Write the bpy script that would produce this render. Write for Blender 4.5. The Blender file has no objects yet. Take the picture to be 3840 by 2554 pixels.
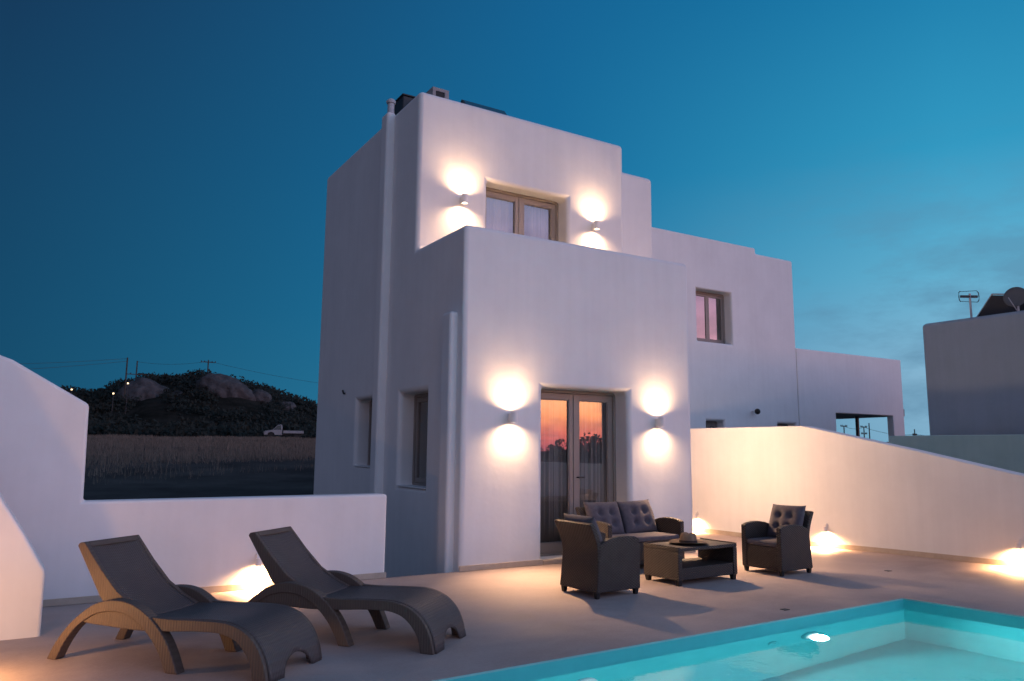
import bpy, bmesh, math, random
from mathutils import Vector, Matrix, Euler, noise
random.seed(7)
PI = math.pi
scene = bpy.context.scene
COL = scene.collection

# ------------------------------------------------------------------ helpers
def tag(o, label=None, cat=None, group=None, kind=None):
    if label: o['label'] = label
    if cat: o['category'] = cat
    if group: o['group'] = group
    if kind: o['kind'] = kind
    return o

def empty(name, loc=(0, 0, 0), rz=0.0, label=None, cat=None, group=None):
    o = bpy.data.objects.new(name, None)
    o.empty_display_size = 0.2
    COL.objects.link(o)
    o.location = loc
    o.rotation_euler = (0, 0, rz)
    return tag(o, label, cat, group)

def from_mesh(name, me, mat=None, parent=None, loc=None):
    o = bpy.data.objects.new(name, me)
    COL.objects.link(o)
    if mat: me.materials.append(mat)
    if parent: o.parent = parent
    if loc: o.location = loc
    return o

def build(name, bm, mat, parent=None, smooth=False, bevel=0.0, seg=2, angle=40, loc=None, normals=True):
    """turn a bmesh into one mesh object; an optional rounded edge is baked in"""
    if normals: bmesh.ops.recalc_face_normals(bm, faces=bm.faces[:])
    me = bpy.data.meshes.new(name)
    bm.to_mesh(me); bm.free()
    if bevel > 0:
        me2 = bake(me, bevel, seg, angle)
        bpy.data.meshes.remove(me); me = me2; me.name = name
    elif smooth:
        for p in me.polygons: p.use_smooth = True
    return from_mesh(name, me, mat, parent, loc)

def bake(me, bevel, seg=3, angle=40, cutters=()):
    """bevel (and cut) a mesh by modifiers and return the resulting mesh"""
    t = bpy.data.objects.new('tmp', me); COL.objects.link(t)
    tmp = [t]
    for c in cutters:
        cm = bpy.data.meshes.new('cut'); c.to_mesh(cm); c.free()
        co = bpy.data.objects.new('cut', cm); COL.objects.link(co); tmp.append(co)
        m = t.modifiers.new('b', 'BOOLEAN'); m.operation = 'DIFFERENCE'; m.object = co; m.solver = 'EXACT'
    if bevel > 0:
        b = t.modifiers.new('v', 'BEVEL'); b.width = bevel; b.segments = seg; b.limit_method = 'ANGLE'
        b.angle_limit = math.radians(angle); b.harden_normals = True; b.use_clamp_overlap = False
    for p in me.polygons: p.use_smooth = True
    dg = bpy.context.evaluated_depsgraph_get(); dg.update()
    out = bpy.data.meshes.new_from_object(t.evaluated_get(dg), preserve_all_data_layers=True, depsgraph=dg)
    for o in tmp:
        d = o.data; bpy.data.objects.remove(o)
        if d is not me: bpy.data.meshes.remove(d)
    return out

def bm_new(): return bmesh.new()

def box(bm, x0, x1, y0, y1, z0, z1, M=None):
    v = [bm.verts.new((x, y, z)) for z in (z0, z1) for y in (y0, y1) for x in (x0, x1)]
    for f in ((0, 2, 3, 1), (4, 5, 7, 6), (0, 1, 5, 4), (2, 6, 7, 3), (0, 4, 6, 2), (1, 3, 7, 5)):
        bm.faces.new([v[i] for i in f])
    if M is not None:
        for q in v: q.co = M @ q.co
    return bm

def cbox(x0, x1, y0, y1, z0, z1):
    bm = box(bm_new(), x0, x1, y0, y1, z0, z1)
    bmesh.ops.recalc_face_normals(bm, faces=bm.faces[:]); return bm

def prism(bm, pts, axis, a, b, M=None):
    """pts: outline in the two other axes (in x,y,z order), extruded from a to b along axis"""
    def P(p, t):
        if axis == 'x': return (t, p[0], p[1])
        if axis == 'y': return (p[0], t, p[1])
        return (p[0], p[1], t)
    va = [bm.verts.new(P(p, a)) for p in pts]; vb = [bm.verts.new(P(p, b)) for p in pts]
    n = len(pts)
    bm.faces.new(va); bm.faces.new(vb[::-1])
    for i in range(n): bm.faces.new((va[i], vb[i], vb[(i + 1) % n], va[(i + 1) % n]))
    if M is not None:
        for q in va + vb: q.co = M @ q.co
    return bm

def strip_prism(bm, outer, inner, axis, a, b):
    """a bent band between two equally long outlines, extruded along axis"""
    def P(p, t): return (p[0], t, p[1]) if axis == 'y' else (t, p[0], p[1])
    o0 = [bm.verts.new(P(p, a)) for p in outer]; o1 = [bm.verts.new(P(p, b)) for p in outer]
    i0 = [bm.verts.new(P(p, a)) for p in inner]; i1 = [bm.verts.new(P(p, b)) for p in inner]
    n = len(outer)
    for k in range(n - 1):
        bm.faces.new((o0[k], o0[k + 1], o1[k + 1], o1[k])); bm.faces.new((i0[k], i1[k], i1[k + 1], i0[k + 1]))
        bm.faces.new((o0[k], i0[k], i0[k + 1], o0[k + 1])); bm.faces.new((o1[k], o1[k + 1], i1[k + 1], i1[k]))
    bm.faces.new((o0[0], o1[0], i1[0], i0[0])); bm.faces.new((o0[-1], i0[-1], i1[-1], o1[-1]))
    return bm

def tube(bm, pts, r, n=8, r2=None):
    pts = [Vector(p) for p in pts]; rings = []
    for i, p in enumerate(pts):
        d = (pts[min(i + 1, len(pts) - 1)] - pts[max(i - 1, 0)]).normalized()
        a = d.cross(Vector((0, 0, 1)))
        if a.length < 1e-4: a = d.cross(Vector((1, 0, 0)))
        a.normalize(); b = d.cross(a)
        rr = r if r2 is None else r + (r2 - r) * i / (len(pts) - 1)
        rings.append([bm.verts.new(p + (a * math.cos(2 * PI * k / n) + b * math.sin(2 * PI * k / n)) * rr) for k in range(n)])
    for A, B in zip(rings, rings[1:]):
        for k in range(n): bm.faces.new((A[k], A[(k + 1) % n], B[(k + 1) % n], B[k]))
    bm.faces.new(rings[0][::-1]); bm.faces.new(rings[-1])
    return bm

def lathe(bm, prof, n=24, M=None):
    rings = []; new = []
    for r, z in prof:
        if r < 1e-5: ring = [bm.verts.new((0, 0, z))] * n; new.append(ring[0])
        else:
            ring = [bm.verts.new((r * math.cos(2 * PI * k / n), r * math.sin(2 * PI * k / n), z)) for k in range(n)]; new += ring
        rings.append(ring)
    for A, B in zip(rings, rings[1:]):
        for k in range(n):
            q = []
            for v in (A[k], A[(k + 1) % n], B[(k + 1) % n], B[k]):
                if v not in q: q.append(v)
            if len(q) > 2: bm.faces.new(q)
    if M is not None:
        for v in new: v.co = M @ v.co
    return bm

def catmull(pts, k=4):
    out = []
    P = [Vector(p) for p in pts]
    for i in range(len(P) - 1):
        p0 = P[max(i - 1, 0)]; p1 = P[i]; p2 = P[i + 1]; p3 = P[min(i + 2, len(P) - 1)]
        for j in range(k):
            t = j / k
            out.append(0.5 * ((2 * p1) + (p2 - p0) * t + (2 * p0 - 5 * p1 + 4 * p2 - p3) * t * t + (3 * p1 - p0 - 3 * p2 + p3) * t ** 3))
    out.append(P[-1])
    return out

# ------------------------------------------------------------------ materials
class NT:
    def __init__(s, nt): s.nt = nt; s.nt.nodes.clear()
    def n(s, t, **kw):
        x = s.nt.nodes.new(t)
        for k, v in kw.items():
            if k.startswith('i_'):
                key = k[2:]
                key = int(key) if key.isdigit() else key.replace('_', ' ')
                x.inputs[key].default_value = v
            else: setattr(x, k, v)
        return x
    def l(s, a, b): s.nt.links.new(a, b)
    def math(s, op, a, b=None, clamp=False):
        x = s.n('ShaderNodeMath', operation=op, use_clamp=clamp)
        for i, q in enumerate((a, b)):
            if q is None: continue
            if isinstance(q, (int, float)): x.inputs[i].default_value = q
            else: s.l(q, x.inputs[i])
        return x.outputs[0]
    def ramp(s, fac, stops, interp='LINEAR'):
        x = s.n('ShaderNodeValToRGB'); cr = x.color_ramp; cr.interpolation = interp
        while len(cr.elements) < len(stops): cr.elements.new(0.5)
        for e, (p, c) in zip(cr.elements, stops): e.position = p; e.color = (*c, 1) if len(c) == 3 else c
        s.l(fac, x.inputs[0]); return x.outputs[0]
    def mix(s, fac, a, b, blend='MIX'):
        x = s.n('ShaderNodeMix', data_type='RGBA', blend_type=blend)
        for sock, q in ((x.inputs[0], fac), (x.inputs[6], a), (x.inputs[7], b)):
            if isinstance(q, (int, float)): sock.default_value = q
            elif isinstance(q, tuple): sock.default_value = (*q, 1)
            else: s.l(q, sock)
        return x.outputs[2]

def mat_new(name):
    m = bpy.data.materials.new(name); m.use_nodes = True
    return m, NT(m.node_tree)

def surface(name, c1, c2, scale=3.0, rough=0.8, bump=0.0, bscale=60.0, spec=0.3, detail=6, metallic=0.0, bdist=0.01, sheen=0.0):
    """a two-tone mottled surface with fine relief, in object space"""
    m, t = mat_new(name)
    tc = t.n('ShaderNodeTexCoord')
    nz = t.n('ShaderNodeTexNoise', i_Scale=scale, i_Detail=detail, i_Roughness=0.6); t.l(tc.outputs['Object'], nz.inputs['Vector'])
    f = t.ramp(nz.outputs[0], [(0.32, (0, 0, 0)), (0.68, (1, 1, 1))])
    p = t.n('ShaderNodeBsdfPrincipled', i_Roughness=rough, i_Metallic=metallic)
    p.inputs['Specular IOR Level'].default_value = spec
    if sheen: p.inputs['Sheen Weight'].default_value = sheen
    t.l(t.mix(f, c1, c2), p.inputs['Base Color'])
    if bump:
        b = t.n('ShaderNodeTexNoise', i_Scale=bscale, i_Detail=4.0); t.l(tc.outputs['Object'], b.inputs['Vector'])
        bp = t.n('ShaderNodeBump', i_Strength=bump, i_Distance=bdist); t.l(b.outputs[0], bp.inputs['Height']); t.l(bp.outputs[0], p.inputs['Normal'])
    o = t.n('ShaderNodeOutputMaterial'); t.l(p.outputs[0], o.inputs[0])
    return m

def plaster_mat(name, c1, c2):
    """lime plaster: large trowel marks, fine grain and faint vertical weather streaks"""
    m, t = mat_new(name)
    tc = t.n('ShaderNodeTexCoord')
    nz = t.n('ShaderNodeTexNoise', i_Scale=1.4, i_Detail=8.0, i_Roughness=0.65); t.l(tc.outputs['Object'], nz.inputs['Vector'])
    mp = t.n('ShaderNodeMapping'); mp.inputs['Scale'].default_value = (5, 5, 0.35); t.l(tc.outputs['Object'], mp.inputs[0])
    st = t.n('ShaderNodeTexNoise', i_Scale=1.6, i_Detail=5.0); t.l(mp.outputs[0], st.inputs['Vector'])
    f = t.math('ADD', t.math('MULTIPLY', nz.outputs[0], 0.65), t.math('MULTIPLY', st.outputs[0], 0.35))
    p = t.n('ShaderNodeBsdfPrincipled', i_Roughness=0.88); p.inputs['Specular IOR Level'].default_value = 0.2
    t.l(t.mix(t.ramp(f, [(0.36, (0, 0, 0)), (0.62, (1, 1, 1))]), c1, c2), p.inputs['Base Color'])
    b1 = t.n('ShaderNodeTexNoise', i_Scale=2.6, i_Detail=3.0); t.l(tc.outputs['Object'], b1.inputs['Vector'])
    b2 = t.n('ShaderNodeTexNoise', i_Scale=140.0, i_Detail=3.0); t.l(tc.outputs['Object'], b2.inputs['Vector'])
    bp1 = t.n('ShaderNodeBump', i_Strength=0.38, i_Distance=0.02); t.l(b1.outputs[0], bp1.inputs['Height'])
    bp2 = t.n('ShaderNodeBump', i_Strength=0.12, i_Distance=0.004); t.l(b2.outputs[0], bp2.inputs['Height']); t.l(bp1.outputs[0], bp2.inputs['Normal'])
    t.l(bp2.outputs[0], p.inputs['Normal'])
    o = t.n('ShaderNodeOutputMaterial'); t.l(p.outputs[0], o.inputs[0])
    return m

def weave_mat(name, c1, c2, sx, sy, sz, holes=False, rough=0.55, bump=0.8):
    """basket weave of flat strands; with holes=True light passes between the strands"""
    m, t = mat_new(name)
    tc = t.n('ShaderNodeTexCoord')
    mp = t.n('ShaderNodeMapping'); mp.inputs['Scale'].default_value = (sx, sy, sz); t.l(tc.outputs['Object'], mp.inputs[0])
    sp = t.n('ShaderNodeSeparateXYZ'); t.l(mp.outputs[0], sp.inputs[0])
    a = t.math('SINE', t.math('MULTIPLY', t.math('ADD', sp.outputs[0], sp.outputs[1]), PI))
    b = t.math('ADD', 1.0, 0.0) if sz == 0 else t.math('SINE', t.math('MULTIPLY', sp.outputs[2] if not holes else t.math('SUBTRACT', sp.outputs[0], sp.outputs[1]), PI))
    h = t.math('MULTIPLY', a, b)
    hh = t.math('ADD', t.math('MULTIPLY', h, 0.5), 0.5)
    nz = t.n('ShaderNodeTexNoise', i_Scale=9.0, i_Detail=5.0); t.l(tc.outputs['Object'], nz.inputs['Vector'])
    f = t.math('ADD', t.math('MULTIPLY', hh, 0.6), t.math('MULTIPLY', nz.outputs[0], 0.5), True)
    p = t.n('ShaderNodeBsdfPrincipled', i_Roughness=rough); p.inputs['Specular IOR Level'].default_value = 0.4
    t.l(t.mix(f, c1, c2), p.inputs['Base Color'])
    bp = t.n('ShaderNodeBump', i_Strength=bump, i_Distance=0.006); t.l(hh, bp.inputs['Height']); t.l(bp.outputs[0], p.inputs['Normal'])
    o = t.n('ShaderNodeOutputMaterial')
    if holes:
        tr = t.n('ShaderNodeBsdfTransparent'); mx = t.n('ShaderNodeMixShader')
        g = t.math('GREATER_THAN', hh, 0.93)
        t.l(g, mx.inputs[0]); t.l(p.outputs[0], mx.inputs[1]); t.l(tr.outputs[0], mx.inputs[2]); t.l(mx.outputs[0], o.inputs[0])
    else: t.l(p.outputs[0], o.inputs[0])
    return m

def emit_mat(name, c, s):
    m, t = mat_new(name)
    e = t.n('ShaderNodeEmission', i_Color=(*c, 1), i_Strength=s); o = t.n('ShaderNodeOutputMaterial'); t.l(e.outputs[0], o.inputs[0]); return m

def glass_mat(name, tint=(0.75, 0.78, 0.8), ior=2.2):
    """coated double glazing: partly mirror, partly see-through, very slightly wavy"""
    m, t = mat_new(name)
    fr = t.n('ShaderNodeFresnel', i_IOR=ior)
    tr = t.n('ShaderNodeBsdfTransparent', i_Color=(*tint, 1)); gl = t.n('ShaderNodeBsdfGlossy', i_Roughness=0.0)
    tc = t.n('ShaderNodeTexCoord'); nz = t.n('ShaderNodeTexNoise', i_Scale=2.0, i_Detail=1.0); t.l(tc.outputs['Object'], nz.inputs['Vector'])
    bp = t.n('ShaderNodeBump', i_Strength=0.03, i_Distance=0.01); t.l(nz.outputs[0], bp.inputs['Height']); t.l(bp.outputs[0], gl.inputs['Normal'])
    gm = t.n('ShaderNodeNewGeometry'); ff = t.math('MULTIPLY', fr.outputs[0], t.math('SUBTRACT', 1.0, gm.outputs['Backfacing']))
    mx = t.n('ShaderNodeMixShader'); t.l(ff, mx.inputs[0]); t.l(tr.outputs[0], mx.inputs[1]); t.l(gl.outputs[0], mx.inputs[2])
    o = t.n('ShaderNodeOutputMaterial'); t.l(mx.outputs[0], o.inputs[0]); return m

def water_mat():
    m, t = mat_new('pool_water')
    g = t.n('ShaderNodeBsdfGlass', i_IOR=1.33, i_Roughness=0.0, i_Color=(0.80, 0.98, 1.0, 1))
    tc = t.n('ShaderNodeTexCoord')
    n1 = t.n('ShaderNodeTexNoise', i_Scale=1.1, i_Detail=2.0); t.l(tc.outputs['Object'], n1.inputs['Vector'])
    n2 = t.n('ShaderNodeTexNoise', i_Scale=15.0, i_Detail=3.0); t.l(tc.outputs['Object'], n2.inputs['Vector'])
    h = t.math('ADD', n1.outputs[0], t.math('MULTIPLY', n2.outputs[0], 0.12))
    bp = t.n('ShaderNodeBump', i_Strength=0.22, i_Distance=0.03); t.l(h, bp.inputs['Height']); t.l(bp.outputs[0], g.inputs['Normal'])
    o = t.n('ShaderNodeOutputMaterial'); t.l(g.outputs[0], o.inputs[0]); return m

M = {}
M['plaster'] = plaster_mat('white_plaster', (0.76, 0.75, 0.735), (0.82, 0.81, 0.795))
M['room'] = surface('room_plaster', (0.55, 0.53, 0.50), (0.6, 0.58, 0.55))
def deck_mat():
    m, t = mat_new('beige_concrete')
    tc = t.n('ShaderNodeTexCoord')
    def nz(sc, det, ro=.6, stretch=None):
        x = t.n('ShaderNodeTexNoise', i_Scale=sc, i_Detail=det, i_Roughness=ro, i_Distortion=.6)
        if stretch:
            mp = t.n('ShaderNodeMapping'); mp.inputs['Scale'].default_value = stretch; mp.inputs['Rotation'].default_value = (0, 0, .5); t.l(tc.outputs['Object'], mp.inputs[0]); t.l(mp.outputs[0], x.inputs['Vector'])
        else: t.l(tc.outputs['Object'], x.inputs['Vector'])
        return x.outputs[0]
    big = nz(.55, 5, .55); trowel = nz(1.7, 8, .68, (1.0, 1.5, 1)); fine = nz(45, 6, .75)
    f = t.math('ADD', t.math('MULTIPLY', big, .42), t.math('ADD', t.math('MULTIPLY', trowel, .36), t.math('MULTIPLY', fine, .22)))
    col = t.ramp(f, [(.36, (.315, .25, .222)), (.49, (.415, .334, .298)), (.64, (.515, .424, .38))])
    p = t.n('ShaderNodeBsdfPrincipled'); p.inputs['Specular IOR Level'].default_value = .3
    t.l(col, p.inputs['Base Color']); t.l(t.ramp(trowel, [(.3, (.58,) * 3), (.7, (.85,) * 3)]), p.inputs['Roughness'])
    bp = t.n('ShaderNodeBump', i_Strength=.25, i_Distance=.006); t.l(t.math('ADD', trowel, t.math('MULTIPLY', fine, .5)), bp.inputs['Height']); t.l(bp.outputs[0], p.inputs['Normal'])
    o = t.n('ShaderNodeOutputMaterial'); t.l(p.outputs[0], o.inputs[0]); return m
M['deck'] = deck_mat()
M['skirting'] = surface('beige_stone', (0.42, 0.35, 0.28), (0.50, 0.43, 0.35), scale=8, rough=0.6, bump=0.1)
M['frame'] = surface('taupe_aluminium', (0.235, 0.205, 0.185), (0.255, 0.225, 0.20), rough=0.42, spec=0.5)
M['glass'] = glass_mat('window_glass', (.95, .96, .97), 3.0)
M['curtain'] = surface('sheer_curtain', (0.56, 0.53, 0.49), (0.64, 0.60, 0.56), rough=0.9)
M['lamp'] = surface('white_lamp_metal', (0.78, 0.76, 0.73), (0.83, 0.81, 0.78), rough=0.45, spec=0.5)
M['lens'] = emit_mat('lamp_lens', (1.0, 0.78, 0.5), 14)
M['resin'] = weave_mat('brown_resin', (0.090, 0.065, 0.052), (0.120, 0.088, 0.070), 98, 0, 0, rough=0.55, bump=0.3)
M['resin_panel'] = weave_mat('brown_resin_lattice', (0.060, 0.048, 0.046), (0.118, 0.094, 0.086), 62, 62, 1, holes=True, rough=0.45, bump=0.7)
M['rattan'] = weave_mat('dark_rattan', (0.014, 0.011, 0.010), (0.064, 0.050, 0.043), 46, 46, 70, rough=0.6, bump=1.0)
M['cushion'] = surface('grey_cushion_cloth', (0.085, 0.077, 0.092), (0.115, 0.103, 0.12), scale=20, rough=0.95, bump=0.2, bscale=300, sheen=0.1)
M['black'] = surface('black_plastic', (0.015, 0.014, 0.014), (0.02, 0.019, 0.019), rough=0.5)
M['felt'] = surface('brown_felt', (0.20, 0.135, 0.09), (0.26, 0.18, 0.12), scale=25, rough=0.95, bump=0.3, bscale=200)
M['band'] = surface('hat_band', (0.03, 0.02, 0.02), (0.04, 0.03, 0.03))
M['pool'] = surface('turquoise_pool_paint', (0.055, 0.42, 0.44), (0.075, 0.48, 0.50), scale=2.5, rough=0.5, bump=0.08, bscale=30)
M['water'] = water_mat()
m_, t_ = mat_new('pool_lamp_lens')
g_ = t_.n('ShaderNodeNewGeometry'); tc_ = t_.n('ShaderNodeTexCoord')
ds_ = t_.n('ShaderNodeVectorMath', operation='DISTANCE'); t_.l(tc_.outputs['Object'], ds_.inputs[0]); ds_.inputs[1].default_value = (1.71, -3.77, -.40)
rr_ = t_.n('ShaderNodeMapRange', interpolation_type='SMOOTHSTEP'); rr_.inputs[1].default_value = .0; rr_.inputs[2].default_value = .105; rr_.inputs[3].default_value = 4.0; rr_.inputs[4].default_value = .35
t_.l(ds_.outputs['Value'], rr_.inputs[0]); e_ = t_.n('ShaderNodeEmission', i_Color=(.85, 1, 1, 1)); t_.l(rr_.outputs[0], e_.inputs[1])
o_ = t_.n('ShaderNodeOutputMaterial'); t_.l(e_.outputs[0], o_.inputs[0]); M['pool_lens'] = m_
M['white'] = surface('white_paint', (0.68, 0.68, 0.68), (0.74, 0.74, 0.74), rough=0.4, spec=0.5)
M['pipe'] = surface('grey_pipe', (0.45, 0.45, 0.46), (0.52, 0.52, 0.53), rough=0.45, spec=0.4)
M['dark'] = surface('dark_metal', (0.03, 0.032, 0.036), (0.045, 0.047, 0.05), rough=0.5)
M['cement'] = surface('grey_cement', (0.30, 0.29, 0.29), (0.38, 0.37, 0.36), scale=6, bump=0.3)
M['dishgrey'] = surface('grey_dish_paint', (0.10, 0.11, 0.12), (0.13, 0.14, 0.15), rough=0.5)
M['wood'] = surface('weathered_wood', (0.05, 0.042, 0.036), (0.07, 0.06, 0.05), scale=5)
M['soil'] = surface('dry_soil', (0.052, 0.044, 0.042), (0.105, 0.087, 0.078), scale=0.35, rough=1.0, spec=0.0, bump=0.4, bscale=3, bdist=0.2)
M['hill'] = surface('scrubland', (0.010, 0.011, 0.009), (0.038, 0.034, 0.029), scale=0.22, rough=1.0, spec=0.0, bump=0.6, bscale=1.2, bdist=0.4)
M['straw'] = surface('dry_grass', (0.105, 0.085, 0.068), (0.19, 0.155, 0.125), scale=0.8, rough=0.9)
M['scrub'] = surface('dark_leaves', (0.008, 0.010, 0.007), (0.020, 0.022, 0.016), scale=0.6, rough=0.8)
M['bark'] = surface('bark', (0.05, 0.04, 0.03), (0.08, 0.065, 0.05), scale=4)
M['rock'] = surface('granite', (0.028, 0.027, 0.029), (0.10, 0.094, 0.095), scale=0.7, rough=0.9, bump=0.7, bscale=1.6, bdist=0.3, detail=10)
M['truck'] = surface('old_white_car_paint', (0.20, 0.20, 0.21), (0.30, 0.30, 0.31), scale=1.5, rough=0.5)
M['dark_glass'] = surface('dark_car_glass', (0.02, 0.035, 0.035), (0.025, 0.04, 0.04), rough=0.15, spec=0.6)
M['tyre'] = surface('tyre_rubber', (0.02, 0.02, 0.02), (0.025, 0.025, 0.025))
M['bulb'] = emit_mat('street_bulb', (1.0, 0.72, 0.40), 3.5)
M['greenwall'] = plaster_mat('grey_green_plaster', (0.40, 0.58, 0.53), (0.46, 0.64, 0.58))
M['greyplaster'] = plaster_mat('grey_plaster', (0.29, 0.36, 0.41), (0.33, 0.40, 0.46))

# ------------------------------------------------------------------ camera
cam_d = bpy.data.cameras.new('camera'); cam = bpy.data.objects.new('camera', cam_d); COL.objects.link(cam)
pitch, roll, yaw = 0.1416, 0.0088, 0.5488
fwd = Vector((math.sin(yaw) * math.cos(pitch), math.cos(yaw) * math.cos(pitch), math.sin(pitch)))
r0 = Vector((math.cos(yaw), -math.sin(yaw), 0)); u0 = r0.cross(fwd)
Rv = math.cos(roll) * r0 + math.sin(roll) * u0; Uv = -math.sin(roll) * r0 + math.cos(roll) * u0
CAM = Vector((-4.4922, -8.5493, 1.5))
mw = Matrix.Identity(4)
for i in range(3): mw[i][0] = Rv[i]; mw[i][1] = Uv[i]; mw[i][2] = -fwd[i]; mw[i][3] = CAM[i]
cam.matrix_world = mw
cam_d.sensor_width = 36; cam_d.lens = 1751.9351 / 2358 * 36; cam_d.clip_start = 0.05; cam_d.clip_end = 6000
cam_d.dof.use_dof = True; cam_d.dof.focus_distance = 8.3; cam_d.dof.aperture_fstop = 4.0
scene.camera = cam

# ------------------------------------------------------------------ sky
w = bpy.data.worlds.new('World'); scene.world = w; w.use_nodes = True
t = NT(w.node_tree)
tc = t.n('ShaderNodeTexCoord'); sp = t.n('ShaderNodeSeparateXYZ'); t.l(tc.outputs['Generated'], sp.inputs[0])
X, Y, Zc = sp.outputs
hl = t.math('SQRT', t.math('ADD', t.math('ADD', t.math('MULTIPLY', X, X), t.math('MULTIPLY', Y, Y)), 1e-6))
SX, SY = 0.75, -0.66
cdir = t.math('DIVIDE', t.math('ADD', t.math('MULTIPLY', X, SX), t.math('MULTIPLY', Y, SY)), hl)
el = t.math('DIVIDE', t.math('ARCSINE', Zc), PI / 2, True)
K = 8.0
def R(stops): return t.ramp(el, [(d / 90, tuple(c / K for c in col)) for d, col in stops])
zen = (0.04, 0.065, 0.14)
anti = R([(0, (.008, .076, .150)), (8, (.008, .068, .145)), (20, (.008, .055, .128)), (35, (.008, .032, .088)), (60, (.011, .05, .13)), (90, zen)])
mid = R([(0, (.03, .235, .40)), (10, (.014, .19, .372)), (20, (.009, .153, .333)), (33, (.008, .122, .288)), (60, (.012, .11, .26)), (90, zen)])
right = R([(0, (.22, .42, .58)), (5, (.25, .47, .64)), (12, (.12, .43, .63)), (20, (.032, .315, .535)), (32, (.010, .19, .395)), (60, (.015, .14, .33)), (90, zen)])
west = R([(0, (1.05, .92, 1.2)), (8, (1.4, 1.28, 1.6)), (15, (1.1, 1.25, 1.95)), (24, (.66, 1.0, 1.75)), (34, (.32, .60, 1.1)), (48, (.13, .20, .38)), (65, (.05, .085, .17)), (90, zen)])
sunset = R([(0, (3.0, .46, .56)), (1.2, (4.2, .85, .58)), (2.5, (5.4, 1.8, .72)), (4.5, (5.8, 2.8, 1.4)), (8, (2.9, 1.5, 1.9)), (12, (1.8, 1.15, 1.8)), (20, (.85, 1.05, 1.65)), (34, (.32, .60, 1.1)), (48, (.13, .20, .38)), (65, (.05, .085, .17)), (90, zen)])
def sstep(a, b):
    x = t.n('ShaderNodeMapRange', interpolation_type='SMOOTHSTEP'); x.inputs[1].default_value = a; x.inputs[2].default_value = b; t.l(cdir, x.inputs[0]); return x.outputs[0]
def lstep(a, b):
    x = t.n('ShaderNodeMapRange'); x.inputs[1].default_value = a; x.inputs[2].default_value = b; t.l(cdir, x.inputs[0]); return x.outputs[0]
c1 = t.mix(lstep(-0.71, -0.12), anti, mid); c2 = t.mix(lstep(-0.12, 0.36), c1, right); cd2 = t.math('DIVIDE', t.math('ADD', t.math('MULTIPLY', X, -0.70), t.math('MULTIPLY', Y, -0.71)), hl)
x2 = t.n('ShaderNodeMapRange', interpolation_type='SMOOTHSTEP'); x2.inputs[1].default_value = 0.2; x2.inputs[2].default_value = 0.9; t.l(cd2, x2.inputs[0])
haze = R([(0, (.30, .23, .28)), (12, (.30, .26, .38)), (30, (.15, .18, .30)), (55, (.05, .08, .16)), (90, zen)])
c2 = t.mix(x2.outputs[0], c2, haze)
cd3 = t.math('DIVIDE', t.math('ADD', t.math('MULTIPLY', X, 0.5), t.math('MULTIPLY', Y, -0.866)), hl)
x3 = t.n('ShaderNodeMapRange', interpolation_type='SMOOTHSTEP'); x3.inputs[1].default_value = 0.34; x3.inputs[2].default_value = 0.9; t.l(cd3, x3.inputs[0])
c3 = t.mix(x3.outputs[0], c2, west)
cd4 = t.math('DIVIDE', t.math('ADD', t.math('MULTIPLY', X, 0.62), t.math('MULTIPLY', Y, -0.785)), hl)
x4 = t.n('ShaderNodeMapRange', interpolation_type='SMOOTHSTEP'); x4.inputs[1].default_value = 0.84; x4.inputs[2].default_value = 0.98; t.l(cd4, x4.inputs[0])
c3 = t.mix(x4.outputs[0], c3, sunset)
# thin dusk clouds low in the brighter part of the sky
mp = t.n('ShaderNodeMapping'); mp.inputs['Scale'].default_value = (3.0, 3.0, 9.0); t.l(tc.outputs['Generated'], mp.inputs[0])
cn = t.n('ShaderNodeTexNoise', i_Scale=2.1, i_Detail=7.0, i_Roughness=0.62); t.l(mp.outputs[0], cn.inputs['Vector'])
cf = t.ramp(cn.outputs[0], [(0.43, (0, 0, 0)), (0.62, (1, 1, 1))])
lo = t.ramp(el, [(0, (1, 1, 1)), (0.12, (0.9, 0.9, 0.9)), (0.24, (0, 0, 0))])
cm = t.math('MULTIPLY', t.math('MULTIPLY', cf, lo), t.math('MULTIPLY', sstep(-.02, 0.35), 0.62))
c4 = t.mix(cm, c3, tuple(v / K for v in (.10, .235, .37)))
bg = t.n('ShaderNodeBackground', i_Strength=K); t.l(c4, bg.inputs[0])
wo = t.n('ShaderNodeOutputWorld'); t.l(bg.outputs[0], wo.inputs[0])

# ------------------------------------------------------------------ terrain
def interp(tab, x):
    if x <= tab[0][0]: return tab[0][1]
    for (a, va), (b, vb) in zip(tab, tab[1:]):
        if x <= b: return va + (vb - va) * (x - a) / (b - a)
    return tab[-1][1]
def ss(a, b, x):
    q = max(0, min(1, (x - a) / (b - a))); return q * q * (3 - 2 * q)
TL = [(0, -.42), (13, -.42), (22, .05), (40, .9), (70, 1.9), (95, 2.45), (150, 3), (300, 2), (3000, -6)]
TR = [(0, -.42), (30, -.42), (100, -.1), (300, .4), (3000, 0)]
TB = [(0, -.42), (14, -.42), (30, -2), (60, -3.4), (3000, -7)]
def ground_z(x, y):
    dx, dy = x - CAM.x, y - CAM.y; r = math.hypot(dx, dy); az = math.degrees(math.atan2(dx, dy))
    wl = ss(-85, -60, az) * (1 - ss(21, 34, az)); wb = ss(100, 130, az) + (1 - ss(-130, -100, az))
    if -7 < x < 7.5 and -10.5 < y < 0: return -.45 - 1.6 * ss(0, 1.2, min(x + 5.2, 5.6 - x, y + 9.2, -1.9 - y))
    z = interp(TR, r) * (1 - wl) * (1 - wb) + interp(TL, r) * wl + interp(TB, r) * wb
    if r > 14: z += (noise.noise((x * .12, y * .12, 0)) * .12) * ss(14, 40, r) * (1 - ss(200, 400, r))
    return z
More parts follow.
